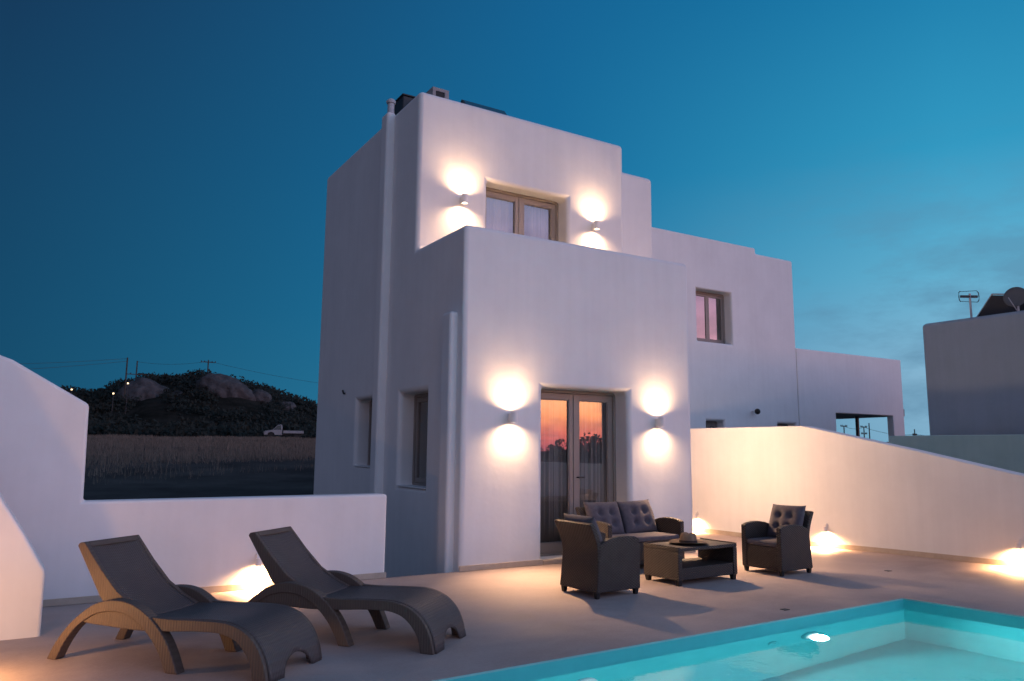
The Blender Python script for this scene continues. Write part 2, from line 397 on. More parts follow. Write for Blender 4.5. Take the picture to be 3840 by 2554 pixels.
def polar(name, rs, azs, zf, mat, closed=False):
    verts = []; faces = []
    for r in rs:
        for a in azs:
            x = CAM.x + r * math.sin(math.radians(a)); y = CAM.y + r * math.cos(math.radians(a)); verts.append((x, y, zf(x, y, r, a)))
    n = len(azs)
    for i in range(len(rs) - 1):
        for j in range(n if closed else n - 1):
            k = (j + 1) % n; faces.append((i * n + j, i * n + k, (i + 1) * n + k, (i + 1) * n + j))
    me = bpy.data.meshes.new(name); me.from_pydata(verts, [], faces)
    for p in me.polygons: p.use_smooth = True
    o = from_mesh(name, me, mat); bm = bmesh.new(); bm.from_mesh(me); bmesh.ops.recalc_face_normals(bm, faces=bm.faces[:]); bm.to_mesh(me); bm.free()
    if me.polygons[len(me.polygons) // 2].normal.z < 0: me.flip_normals()
    return o
rs = [0.2]
while rs[-1] < 3000: rs.append(rs[-1] + max(1.2, rs[-1] * 0.06))
tag(polar('ground', rs, [i * 2.0 for i in range(180)], lambda x, y, r, a: ground_z(x, y), M['soil'], True), kind='structure')

# rocky hill behind the field: crest height by direction, rising from 95 m and falling off behind
CREST = [(-12, 4.5), (-4, 6.6), (0, 8.5), (1.6, 9.4), (2.6, 9.4), (3.6, 9.8), (4.3, 11.0), (4.9, 11.2), (5.4, 12.0), (6.2, 12.6), (7.1, 12.3), (8.2, 12.2), (8.9, 13.1), (9.6, 13.3), (10.0, 12.7),
         (11.5, 12.3), (12.7, 11.3), (14.4, 10.7), (14.8, 9.8), (15.6, 9.3), (16.6, 8.6), (17.3, 7.0), (18.4, 6.6), (20.7, 5.6), (26, 4), (34, 1)]
def hill_z(x, y, r, a):
    c = interp(CREST, a)
    rise = ss(97, 146, r) * (1 - ss(165, 235, r))
    z = ground_z(x, y) - 1.0 + (c + 0.9 - 2.6) * rise
    z += noise.noise((x * .16, y * .16, 3)) * 1.1 * rise + noise.noise((x * .5, y * .5, 7)) * .35 * rise
    return z
tag(polar('hill', [95 + 1.5 * i for i in range(95)], [-14 + .35 * i for i in range(142)], hill_z, M['hill']), kind='structure')
def surf_z(x, y):
    dx, dy = x - CAM.x, y - CAM.y; r = math.hypot(dx, dy); a = math.degrees(math.atan2(dx, dy))
    return max(ground_z(x, y), hill_z(x, y, r, a) if r > 95 else -99)
def pol(r, a): return CAM.x + r * math.sin(math.radians(a)), CAM.y + r * math.cos(math.radians(a))

def leaf_clump(V, F, c, rad, n, leaf):
    for _ in range(n):
        d = Vector((random.gauss(0, 1), random.gauss(0, 1), random.gauss(0, 1))); d.normalize(); d *= random.random() ** 0.4
        p = Vector((c[0] + d.x * rad[0], c[1] + d.y * rad[1], c[2] + d.z * rad[2]))
        a = Vector((random.gauss(0, 1), random.gauss(0, 1), random.gauss(0, 1))).normalized(); b = a.orthogonal().normalized()
        s = leaf * random.uniform(.6, 1.3); i = len(V)
        V += [p + a * s, p + b * s * .6, p - a * s, p - b * s * .6]; F.append((i, i + 1, i + 2, i + 3))
V = []; F = []
for a10 in range(-30, 220):                     # low bushes along the crest and down the slope
    a = a10 / 10
    for r in (122, 127, 132, 137, 142, 147, 151):
        if random.random() < .55 and not (r < 135 and (4.9 < a < 7.2 or 10.2 < a < 13.6)):
            x, y = pol(r + random.uniform(-4, 4), a + random.uniform(-.3, .3)); s = random.uniform(.5, 1.5)
            leaf_clump(V, F, (x, y, surf_z(x, y) + s * .35), (s * 1.3, s * 1.3, s * .75), int(26 * s) + 8, .3)
for _ in range(330):                            # thicket at the foot of the hill
    a = random.uniform(-2, 21); r = random.uniform(99, 118)
    if 4.3 < a < 9.5 and r > 112: continue
    x, y = pol(r, a); s = random.uniform(.6, 1.7) if a > 3 else random.uniform(1, 2.2)
    leaf_clump(V, F, (x, y, surf_z(x, y) + s * .4), (s * 1.5, s * 1.5, s * .8), int(30 * s), .32)
me = bpy.data.meshes.new('scrub'); me.from_pydata(V, [], F); tag(from_mesh('scrub', me, M['scrub']), 'dark scrub bushes covering the rocky hill', 'scrub', kind='stuff')

V = []; F = []
def blade(x, y, h, wd):
    z = ground_z(x, y) - .03; a = random.uniform(0, PI); lx = random.gauss(0, .14) * h; ly = random.gauss(0, .14) * h; i = len(V)
    V.extend([(x - math.cos(a) * wd, y - math.sin(a) * wd, z), (x + math.cos(a) * wd, y + math.sin(a) * wd, z), (x + lx, y + ly, z + h)]); F.append((i, i + 1, i + 2))
for _ in range(90000):
    a = random.uniform(-4, 22); r = 27 + 66 * random.random() ** .8
    x, y = pol(r, a); d = noise.noise((x * .10, y * .22, 1)) + (r - 34) / 26
    if d < random.uniform(-.35, .55): continue
    if r > 78 and noise.noise((x * .2, y * .2, 5)) < .0: continue
    blade(x, y, random.uniform(.12, .42), random.uniform(.006, .016) * r / 30)
me = bpy.data.meshes.new('grass'); me.from_pydata(V, [], F); tag(from_mesh('grass', me, M['straw']), 'tall dry grass growing on the field', 'grass', kind='stuff')

def boulder(loc, s, rot, label, seed):
    bm = bm_new(); bmesh.ops.create_icosphere(bm, subdivisions=4, radius=1)
    for v in bm.verts:
        p = v.co * 1.3 + Vector((seed, 0, 0)); k = 1 + .20 * noise.noise(p) + .12 * noise.noise(p * 2.3) + .05 * noise.noise(p * 6) - .10 * max(0, .12 - abs(noise.noise(p * 1.6 + Vector((9, 0, 0))))) / .12
        v.co = Vector((v.co.x * s[0], v.co.y * s[1], v.co.z * s[2])) * k
    o = build('boulder', bm, M['rock'], smooth=True); o.location = loc; o.rotation_euler = rot
    tag(o, label, 'boulder', 'granite boulders on the hill')
boulder((8.6, 120.2, 8.6), (4.0, 3, 3.0), (0, .15, .2), 'large rounded grey boulder on the hill beneath the tall bare pole', 1.3)
boulder((20.2, 119.0, 9.6), (5.0, 3.4, 2.9), (0, .42, .1), 'biggest pale boulder sloping to the right at the top of the hill', 4.1)
boulder((25.3, 118.4, 9.3), (1.9, 1.6, 1.3), (0, .3, .4), 'small boulder right of the biggest pale boulder on the hill', 8.2)
boulder((12.9, 120.2, 8.6), (2.4, 2, 1.5), (0, -.1, .5), 'low boulder between the two large boulders on the hill', 11.7)
boulder((15.6, 118.2, 8.0), (1.7, 1.5, 1.3), (.3, .2, .9), 'small rock at the left foot of the biggest pale boulder on the hill', 14.9)
boulder((29.3, 117.0, 7.6), (1.5, 1.3, 1.2), (.2, -.3, .3), 'rightmost small rock low on the slope above the pickup truck', 19.3)

# ------------------------------------------------------------------ utility poles, wires, hill lamps
def pole(loc, h, arms, label, r=.13, group='wooden utility poles on the hill'):
    e = empty('utility_pole', loc, 0, label, 'utility pole', group)
    build('post', tube(bm_new(), [(0, 0, -1.5), (0, 0, h)], r, 8, r * .75), M['wood'], e)
    for z, wd, dz in arms:
        build('crossarm', box(bm_new(), -wd, wd, -.06, .06, z - .06, z + .06), M['wood'], e)
        for sx in (-1, -.55, .55, 1):
            build('insulator', lathe(bm_new(), [(0, 0), (.07, 0), (.09, .1), (.04, .2), (0, .22)], 8, Matrix.Translation((sx * wd * .95, 0, z + dz))), M['dark'], e)
    return e
def at_ground(x, y): return (x, y, surf_z(x, y) - .1)
P1 = (5.4, 117.1); P2 = (8.08, 132.0); P3 = (19.02, 130.6)
z1, z2, z3 = surf_z(*P1) - .1, surf_z(*P2) - .1, surf_z(*P3) - .1
pole((*P1, z1), 14.45 - z1, [], 'tall bare utility pole standing left of the double armed pole on the hill')
pole((*P2, z2), 15.52 - z2, [(13.26 - z2, 1.6, .06)], 'utility pole with a wide crossarm below its top on the hill')
pole((*P3, z3), 16.3 - z3, [(15.9 - z3, 1.2, .06)], 'short utility pole with crossarm at its top above the pale boulder')
def wire(a, b, sag, label, group='power lines', r=.022):
    a, b = Vector(a), Vector(b)
    pts = [a.lerp(b, i / 16) - Vector((0, 0, sag * 4 * (i / 16) * (1 - i / 16))) for i in range(17)]
    tag(build('power_line', tube(bm_new(), pts, r, 5), M['dark']), label, 'wire', group)
wire((5.4, 117.1, 14.3), (-45, 106, 10.5), 1.2, 'upper thin wire running left from the tall bare pole')
wire((5.4, 117.1, 13.9), (-45, 100, 7.5), 1.0, 'lower thin wire running left from the tall bare pole')
wire((8.08, 132.0, 15.4), (19.02, 130.6, 16.1), .5, 'thin wire between the wide armed pole and the short pole on the hill')
wire((19.02, 130.6, 16.1), (58, 122, 12), 1.2, 'thin wire running right from the short pole towards the house')
def hill_lamp(x, y, z, label):
    zg = surf_z(x, y); e = empty('street_lamp', (x, y, zg - .1), 0, label, 'street lamp', 'small lit lamps on the hill')
    h = z - zg + .1
    build('post', tube(bm_new(), [(0, 0, -.3), (0, 0, h)], .05, 6), M['dark'], e)
    build('lamp_head', lathe(bm_new(), [(0, .22), (.2, .16), (.24, .04), (.0, .04)], 12, Matrix.Translation((0, 0, h))), M['dark'], e)
    bm = bm_new(); bmesh.ops.create_uvsphere(bm, u_segments=12, v_segments=8, radius=.11); bmesh.ops.translate(bm, verts=bm.verts[:], vec=(0, 0, h - .05))
    build('bulb', bm, M['bulb'], e, smooth=True)
hill_lamp(-1.6, 109.4, 8.94, 'leftmost small lit lamp on the hill, against the sky above the sloping wall')
hill_lamp(3.39, 109.2, 8.62, 'small lit lamp low on the dark hill, below the other two')
hill_lamp(5.07, 109.1, 10.1, 'small lit lamp at the foot of the tall bare pole')

RP = 'utility poles seen far off beyond the terrace opening'
for (x, y, z, arms, lab) in ((118.3, 77.6, 6.2, [(-.15, .9, .06)], 'distant pole with a short top crossarm, left in the terrace opening'),
                             (120.1, 74.9, 6.0, [(-.1, .9, .06), (-1.3, .8, .06)], 'distant pole with two crossarms, middle of the terrace opening'),
                             (120.6, 74.2, 6.6, [], 'distant plain pole right of the double armed one in the terrace opening'),
                             (124.4, 68.2, 5.5, [(-1.0, .6, .06)], 'distant pole in the sky gap between the two buildings at right')):
    zg = ground_z(x, y); pole((x, y, zg), z - zg, [(z - zg + a, b, c) for a, b, c in arms], lab, .12, RP)
wire((118.3, 77.6, 6.1), (120.1, 74.9, 5.9), .4, 'far wire between the two armed poles in the terrace opening', 'far power lines', .03)
wire((120.1, 74.9, 5.9), (124.4, 68.2, 4.6), .5, 'far wire running to the pole in the sky gap', 'far power lines', .03)
wire((124.4, 68.2, 4.6), (130, 58, 4.8), .5, 'far wire running right from the pole in the sky gap', 'far power lines', .03)
V = []; F = []
leaf_clump(V, F, (121.6, 72.4, 1.2), (3.2, 3.0, 2.1), 700, .3)
me = bpy.data.meshes.new('bush'); me.from_pydata(V, [], F); tag(from_mesh('bush', me, M['scrub']), 'dark round bush far off in the lower corner of the terrace opening', 'bush')

# ------------------------------------------------------------------ pickup truck
tr = empty('pickup_truck', (20.05, 83.3, surf_z(20.05, 83.3)), math.atan2(-1.18, 4.33), 'white pickup truck with an empty flat bed parked on the far field', 'pickup truck')
# local: front at -x
bm = bm_new(); prism(bm, [(-2.3, .42), (-2.3, .78), (-2.15, .9), (-1.35, 1.02), (-.25, 1.02), (-.25, .42), (-1.1, .42), (-1.18, .66), (-1.5, .78), (-1.82, .66), (-1.9, .42)], 'y', -.85, .85)
build('body', bm, M['truck'], tr, bevel=.05)
bm = bm_new(); prism(bm, [(-1.35, 1.02), (-.78, 1.62), (-.35, 1.66), (-.25, 1.55), (-.25, 1.02)], 'y', -.78, .78); cabn = build('cab', bm, M['truck'], tr, bevel=.05)
bm = bm_new(); prism(bm, [(-1.2, 1.06), (-.76, 1.53), (-.42, 1.55), (-.38, 1.06)], 'y', -.80, .80); build('window', bm, M['dark_glass'], cabn)
bm = bm_new(); box(bm, -.15, 2.2, -.9, .9, .62, .95); build('flatbed', bm, M['truck'], tr, bevel=.03)
bm = bm_new(); box(bm, -.3, 2.1, -.4, .4, .42, .6); build('chassis', bm, M['dark'], tr)
for wx in (-1.5, 1.4):
    for wy in (-.8, .62):
        wh = build('wheel', lathe(bm_new(), [(0, 0), (.2, 0), (.33, .02), (.36, .06), (.36, .14), (.33, .18), (0, .18)], 18, Matrix.Translation((wx, wy + .18, .36)) @ Matrix.Rotation(PI / 2, 4, 'X')), M['tyre'], tr)
for wy in (-.6, .6): build('headlight', box(bm_new(), -2.33, -2.28, wy - .14, wy + .14, .62, .76), M['glass'], tr)

# ------------------------------------------------------------------ patio deck and pool
A, B, Cc, D = (3.27, -3.69), (-3.6, -3.87), (-3.65, -7.5), (3.85, -7.6)      # pool corners
bm = bm_new()
def deck_poly(bm, pts):
    prism(bm, pts, 'z', -.45, 0.0)
def ring(bm):
    """deck around the pool as one slab with a hole"""
    outer = [(7.6, .02), (-8.0, .02), (-8.0, -10.3), (7.6, -10.3)]
    inner = [A, B, Cc, D]
    for z, flip in ((0.0, False), (-.45, True)):
        o = [bm.verts.new((*p, z)) for p in outer]; i = [bm.verts.new((*p, z)) for p in inner]
        for k in range(4): bm.faces.new((o[k], o[(k + 1) % 4], i[(k + 1) % 4], i[k]))
        if z == 0: top = (o, i)
        else:
            for k in range(4):
                bm.faces.new((top[0][k], o[k], o[(k + 1) % 4], top[0][(k + 1) % 4])); bm.faces.new((top[1][k], top[1][(k + 1) % 4], i[(k + 1) % 4], i[k]))
ring(bm)
deck_poly(bm, [(4.02, .02), (7.6, .02), (7.6, 5.15), (4.02, 5.15)])
tag(build('patio', bm, M['deck']), kind='structure')

pool = empty('swimming_pool', (0, 0, 0), 0, 'turquoise swimming pool sunk into the beige patio, lit from under water', 'swimming pool')
ZF, ZW = -1.38, -.115
bm = bm_new()
def inset(p, c, d):
    v = Vector((c[0] - p[0], c[1] - p[1])).normalized() * d; return (p[0] + v.x, p[1] + v.y)
cen = (0, -5.6)
top = [bm.verts.new((*inset(p, cen, .012), -.012)) for p in (A, B, Cc, D)]; bot = [bm.verts.new((*inset(p, cen, .012), ZF)) for p in (A, B, Cc, D)]
for k in range(4): bm.faces.new((top[k], top[(k + 1) % 4], bot[(k + 1) % 4], bot[k]))
bm.faces.new(bot)
bmesh.ops.recalc_face_normals(bm, faces=bm.faces[:]); bmesh.ops.reverse_faces(bm, faces=bm.faces[:])
build('basin', bm, M['pool'], pool, normals=False)
bm = bm_new()                                    # thin pale lip round the edge
for p, q in ((A, B), (B, Cc), (Cc, D), (D, A)):
    pi, qi = inset(p, cen, .009), inset(q, cen, .009)
    prism(bm, [p, q, qi, pi], 'z', -.03, .001)
build('coping', bm, surface('pool_lip', (.25, .45, .46), (.30, .5, .5)), pool)
def pool_light(x, y, side=1):
    Mx = Matrix.Translation((x, y, -.40)) @ Matrix.Rotation(side * PI / 2, 4, 'X')
    l = build('pool_light', lathe(bm_new(), [(.09, -.02), (.13, -.02), (.135, .02), (.115, .035), (.10, .02)], 28, Mx), M['pool'], pool, smooth=True)
    build('lens', lathe(bm_new(), [(0, .03), (.05, .028), (.098, .016)], 28, Mx), M['pool_lens'], l, smooth=True)
    ld = bpy.data.lights.new('pool_lamp', 'SPOT'); ld.energy = POOL_W; ld.color = (.80, .98, 1.0); ld.spot_size = math.radians(170); ld.spot_blend = .6; ld.shadow_soft_size = .08
    lo_ = bpy.data.objects.new('pool_lamp', ld); COL.objects.link(lo_); lo_.location = (x, y - side * .09, -.40); lo_.rotation_euler = Vector((0, -side, -.12)).to_track_quat('-Z', 'Y').to_euler(); lo_.parent = pool
POOL_W = 230
pool_light(1.71, -3.742); pool_light(2.3, -7.535, -1); pool_light(-1.0, -7.505, -1)
for x_, y_, k_ in ((1.17, -3.757, 1), (-.94, -3.812, 1.7)):
    Mx = Matrix.Translation((x_, y_, -.40)) @ Matrix.Rotation(PI / 2, 4, 'X') @ Matrix.Scale(k_, 4)
    build('inlet', lathe(bm_new(), [(0, .02), (.02, .02), (.025, .01), (.045, .01), (.06, .02), (.065, 0), (.065, -.02)], 20, Mx), M['white'] if k_ > 1 else M['pool'], pool, smooth=True)
bm = bm_new(); wv = [bm.verts.new((*inset(p, cen, .014), ZW)) for p in (A, B, Cc, D)]; bm.faces.new(wv)
f0 = bm.faces[:][0]; f0.normal_update()
if f0.normal.z < 0: bmesh.ops.reverse_faces(bm, faces=bm.faces[:])
tag(build('water', bm, M['water'], normals=False), kind='structure')
for i, (x, y, lab) in enumerate(((4.85, -2.52, 'small dark floor drain in the patio near the right wall'), (1.70, -3.47, 'small dark floor drain beside the pool edge'))):
    e = build('floor_drain', box(bm_new(), x - .035, x + .035, y - .03, y + .03, .002, .006), M['dark']); tag(e, lab, 'drain', 'floor drains')

# ------------------------------------------------------------------ villa
villa = empty('villa', (0, 0, 0), 0, 'white two storey cubic villa with balcony and lit facade above the patio', 'house')
H1, H2, YA, YB, XW = 4.42, 6.913, 1.5455, 6.05, 3.985
bm = bm_new(); prism(bm, [(0, -.5), (0, H1), (YA, H1), (YA, H2), (YB, H2), (YB, -.5)], 'x', 0, XW)
bmesh.ops.recalc_face_normals(bm, faces=bm.faces[:])
me = bpy.data.meshes.new('wall'); bm.to_mesh(me); bm.free()
cuts = [cbox(.2, XW - .2, .2, YA, 3.42, 5.0),                   # balcony
        cbox(.22, XW - .22, YA + .22, YB - .22, 6.62, 7.5),     # roof behind its parapet
        cbox(.3, XW - .25, .36, 5.0, .04, 2.75),                # ground floor room
        cbox(.3, XW - .25, YA + .34, 5.7, 3.44, 6.2),           # upper room
        cbox(1.2324, 2.719, -.2, .5, .06, 2.336),               # door opening
        cbox(1.2027, 2.7572, YA - .3, YA + .5, 3.46, 5.707),    # balcony door opening
        cbox(-.2, .4, 1.0343, 1.9973, .947, 2.296),             # side windows
        cbox(-.2, .4, 2.9086, 3.841, 1.189, 2.296)]
me2 = bake(me, .07, 4, 50, cuts); me2.name = 'wall'; from_mesh('wall', me2, M['plaster'], villa)
bm = bm_new(); box(bm, XW + .003, 5.54, 2.5, 6.3, -.5, 6.9); build('wall', bm, M['plaster'], villa, bevel=.09, seg=4)
# plaster covered pipe runs on the side wall
bm = bm_new(); box(bm, -.13, .03, 2.53, 2.80, -.5, 6.93); build('pipe_casing', bm, M['plaster'], villa, bevel=.05, seg=4)
bm = bm_new(); box(bm, -.11, .03, .15, .42, -.5, 3.27); build('pipe_casing', bm, M['plaster'], villa, bevel=.05, seg=4)
vp = build('vent_pipe', lathe(bm_new(), [(.09, 6.7), (.075, 6.92), (.056, 6.98), (.056, 7.13)], 16, Matrix.Translation((-.02, 2.66, 0))), M['pipe'], villa, smooth=True)
build('pipe_cap', lathe(bm_new(), [(.05, 7.13), (.075, 7.13), (.08, 7.165), (.05, 7.2), (0, 7.2)], 16, Matrix.Translation((-.02, 2.66, 0))), M['pipe'], vp)
# skirting
def skirt(parent, pts, h=.07, th=.014):
    bm = bm_new()
    for (p, q) in pts:
        p, q = Vector((*p, 0)), Vector((*q, 0)); d = (q - p).normalized(); n = Vector((d.y, -d.x, 0)) * th
        v = [p + Vector((0, 0, .001)), q + Vector((0, 0, .001)), q + n + Vector((0, 0, .001)), p + n + Vector((0, 0, .001))]
        a = [bm.verts.new(x) for x in v]; b = [bm.verts.new(x + Vector((0, 0, h))) for x in v]
        bm.faces.new(a); bm.faces.new(b[::-1])
        for k in range(4): bm.faces.new((a[k], b[k], b[(k + 1) % 4], a[(k + 1) % 4]))
    return build('skirting', bm, M['skirting'], parent, bevel=.004)
skirt(villa, [((0, -.001), (1.2324, -.001))]); skirt(villa, [((2.719, -.001), (XW, -.001))])
build('doorstep', box(bm_new(), 1.236, 2.716, -.02, .34, .001, .058), M['skirting'], villa, bevel=.005)
build('wall_vent', tube(bm_new(), [(-.05, 4.41, 2.50), (-.03, 4.41, 2.44), (.01, 4.41, 2.44)], .018, 8), M['dark'], villa)

def double_door(name, x0, x1, y, z0, z1, parent, brail=.13, handle=True):
    """two glazed leaves in an outer frame; front plane at y"""
    fr = .045; d = .07
    bm = bm_new(); box(bm, x0, x0 + fr, y, y + d, z0, z1); box(bm, x1 - fr, x1, y, y + d, z0, z1); box(bm, x0 + fr, x1 - fr, y, y + d, z1 - fr, z1)
    box(bm, x0 + fr, x1 - fr, y, y + d, z0, z0 + .03)
    e = build(name, bm, M['frame'], parent, bevel=.004)
    xm = (x0 + x1) / 2; st = .085; ya = y + .018
    for a, b in ((x0 + fr + .004, xm - .002), (xm + .002, x1 - fr - .004)):
        bm = bm_new(); za, zb = z0 + .034, z1 - fr - .004
        box(bm, a, a + st, ya, ya + .055, za, zb); box(bm, b - st, b, ya, ya + .055, za, zb)
        box(bm, a + st, b - st, ya, ya + .055, za, za + brail); box(bm, a + st, b - st, ya, ya + .055, zb - st, zb)
        bd = .014                                 # glazing bead
        box(bm, a + st, a + st + bd, ya + .012, ya + .03, za + brail, zb - st); box(bm, b - st - bd, b - st, ya + .012, ya + .03, za + brail, zb - st)
        box(bm, a + st + bd, b - st - bd, ya + .012, ya + .03, za + brail, za + brail + bd); box(bm, a + st + bd, b - st - bd, ya + .012, ya + .03, zb - st - bd, zb - st)
        build('leaf', bm, M['frame'], e, bevel=.003)
        build('pane', box(bm_new(), a + st + .002, b - st - .002, ya + .031, ya + .043, za + brail + .002, zb - st - .002), M['glass'], e)
    if handle:
        h = build('handle', tube(bm_new(), [(xm + .045, ya - .002, z0 + 1.05), (xm + .045, ya - .05, z0 + 1.05), (xm + .14, ya - .05, z0 + 1.05)], .009, 8), M['dark'], e)
    bm = bm_new(); box(bm, xm - .02, xm + .02, ya - .012, ya, z0 + .04, z1 - fr - .01); build('cover_strip', bm, M['frame'], e, bevel=.003)
    return e
double_door('door', 1.2324, 2.719, .285, .06, 2.336, villa)
double_door('balcony_door', 1.2027, 2.7572, YA + .265, 3.46, 5.707, villa)
def side_window(y0, y1, z0, z1):
    fr = .05; x = .24
    bm = bm_new(); box(bm, x, x + .07, y0, y0 + fr, z0, z1); box(bm, x, x + .07, y1 - fr, y1, z0, z1); box(bm, x, x + .07, y0 + fr, y1 - fr, z1 - fr, z1); box(bm, x, x + .07, y0 + fr, y1 - fr, z0, z0 + fr)
    e = build('window', bm, M['frame'], villa, bevel=.004); st = .07; a, b, c, d = y0 + fr + .003, y1 - fr - .003, z0 + fr + .003, z1 - fr - .003; xa = x + .014
    bm = bm_new(); box(bm, xa, xa + .05, a, a + st, c, d); box(bm, xa, xa + .05, b - st, b, c, d); box(bm, xa, xa + .05, a + st, b - st, d - st, d); box(bm, xa, xa + .05, a + st, b - st, c, c + st)
    build('sash', bm, M['frame'], e, bevel=.004)
    build('pane', box(bm_new(), xa + .02, xa + .03, a + st + .001, b - st - .001, c + st + .001, d - st - .001), M['glass'], e)
    build('sill', box(bm_new(), -.012, .235, y0 + .003, y1 - .003, z0 + .001, z0 + .016), M['plaster'], e, bevel=.003)
side_window(1.0343, 1.9973, .947, 2.296); side_window(2.9086, 3.841, 1.189, 2.296)

def curtain(x0, x1, y, z0, z1, label):
    bm = bm_new(); n = 90; rows = []
    for z in (z0, (z0 + z1) / 2, z1):
        rows.append([bm.verts.new((x0 + (x1 - x0) * i / n, y + (.022 + .014 * math.sin(i * .17 + x0)) * math.sin(i * .52 + 1.3 * math.sin(i * .11 + x0 * 3) + .12 * z) + .008 * math.sin(i * 1.3 + .4 * z), z)) for i in range(n + 1)])
    for a, b in zip(rows, rows[1:]):
        for i in range(n): bm.faces.new((a[i], a[i + 1], b[i + 1], b[i]))
    r = bmesh.ops.solidify(bm, geom=bm.faces[:], thickness=.003)
    tag(build('curtain', bm, M['curtain'], smooth=True), label, 'curtain', 'curtains behind the doors')
curtain(1.28, 1.95, .41, .08, 2.5, 'sheer curtain hanging behind the left pane of the ground floor door')
curtain(2.12, 2.7, .41, .08, 2.5, 'sheer curtain hanging behind the right pane of the ground floor door')
curtain(1.3, 1.85, YA + .43, 3.48, 5.9, 'pale curtain hanging behind the left pane of the balcony door')
curtain(2.28, 2.72, YA + .43, 3.48, 5.9, 'pale curtain hanging behind the right pane of the balcony door')

# things on the villa roof
e = empty('roof_vent', (.62, 2.35, 6.62), 0, 'grey block vent with a dark opening on the villa roof edge', 'vent')
bm = bm_new(); box(bm, -.13, .17, -.2, .2, 0, .74); mv = bpy.data.meshes.new('housing'); bmesh.ops.recalc_face_normals(bm, faces=bm.faces[:]); bm.to_mesh(mv); bm.free()
mv2 = bake(mv, .008, 2, 40, [cbox(-.07, .09, -.3, .12, .4, .68)]); mv2.name = 'housing'; from_mesh('housing', mv2, M['cement'], e)
build('opening', box(bm_new(), -.068, .088, -.185, .11, .405, .675), M['black'], e)  # solid black block filling the cut-out, its colour stands for the shade inside
def panel(loc, rz, L, W, tilt, label):
    e = empty('solar_collector', loc, rz, label, 'solar panel', 'dark solar panels on the villa roof')
    Mx = Matrix.Translation((0, 0, .12)) @ Matrix.Rotation(tilt, 4, 'X')
    bm = box(bm_new(), 0, L, 0, W, 0, .05, Mx); build('frame', bm, M['dark'], e, bevel=.005)
    build('glazing', box(bm_new(), .03, L - .03, .03, W - .03, .052, .058, Mx), M['glass'], e)
    for x in (.1, L - .1): build('support', tube(bm_new(), [(x, W * .95 * math.cos(tilt), 0), (x, W * .95 * math.cos(tilt), W * .95 * math.sin(tilt) + .12)], .02, 6), M['dark'], e)
panel((1.1, 1.82, 6.545), 0, .85, .84, .9, 'low dark solar panel just above the front roof edge of the villa')
e = empty('water_tank', (.46, 3.0, 6.60), 0, 'dark square water tank beside the vent pipe on the villa roof', 'tank')
build('tank', box(bm_new(), -.22, .22, -.22, .22, .06, .80), M['dark'], e, bevel=.02)
build('lid', box(bm_new(), -.235, .235, -.235, .235, .802, .83), M['dark'], e, bevel=.01)
for x in (-.16, .16): build('foot', box(bm_new(), x - .04, x + .04, -.2, .2, 0, .058), M['cement'], e)

# ------------------------------------------------------------------ lamps
WARM = (1.0, .60, .33); AMBER = (1.0, .52, .23)
def spot(parent, loc, direction, watts, size, blend, color=WARM, soft=.025):
    ld = bpy.data.lights.new('bulb_light', 'SPOT'); ld.energy = watts; ld.color = color; ld.spot_size = math.radians(size); ld.spot_blend = blend; ld.shadow_soft_size = soft
    o = bpy.data.objects.new('bulb_light', ld); COL.objects.link(o); o.parent = parent; o.location = loc; o.rotation_euler = Vector(direction).to_track_quat('-Z', 'Y').to_euler()
def sconce(loc, rz, label, up=80, down=72, group='up and down wall lamps on the villa facade'):
    """cylinder with an opening at each end; local -y points away from the wall"""
    e = empty('wall_lamp', loc, rz, label, 'wall lamp', group)
    Mx = Matrix.Translation((0, -.112, 0))
    build('body', lathe(bm_new(), [(.044, -.066), (.05, -.07), (.05, .07), (.044, .066), (.040, .045), (.0, .045), (.0, -.045), (.040, -.045), (.044, -.066)], 24, Mx), M['lamp'], e)
    build('bracket', box(bm_new(), -.03, .03, -.068, -.001, -.05, .05), M['lamp'], e, bevel=.004)
    for s in (1, -1): build('lens', lathe(bm_new(), [(0, s * .052), (.038, s * .052), (.038, s * .05), (0, s * .05)], 20, Mx), M['lens'], e)
    spot(e, (0, -.112, .068), (0, 0, 1), up, 164, 1.0, soft=.04); spot(e, (0, -.112, -.068), (0, 0, -1), down, 164, 1.0, soft=.04); spot(e, (0, -.118, -.07), (0, -.62, -1), down * 6.2, 84, 1.0, soft=.04)
sconce((.71, 0, 1.91), 0, 'lit cylinder wall lamp left of the ground floor door')
sconce((3.26, 0, 1.91), 0, 'lit cylinder wall lamp right of the ground floor door')
sconce((.74, YA, 5.29), 0, 'lit cylinder wall lamp left of the balcony door')
sconce((3.29, YA, 5.29), 0, 'lit cylinder wall lamp right of the balcony door')
e = empty('wall_lamp', (XW, .52, 1.6), PI / 2, 'round bulkhead lamp on the hidden side of the villa facing the long wall', 'wall lamp')
build('base', lathe(bm_new(), [(0, 0), (.09, 0), (.09, .03), (0, .03)], 24, Matrix.Rotation(PI / 2, 4, 'X')), M['lamp'], e)
build('globe', lathe(bm_new(), [(.07, .03), (.075, .06), (.06, .09), (.03, .105), (0, .11)], 24, Matrix.Rotation(PI / 2, 4, 'X')), M['lens'], e, smooth=True)
ld = bpy.data.lights.new('bulb_light', 'POINT'); ld.energy = 225; ld.color = (1.0, .60, .36); ld.shadow_soft_size = .06
o = bpy.data.objects.new('bulb_light', ld); COL.objects.link(o); o.parent = e; o.location = (0, -.2, 0)

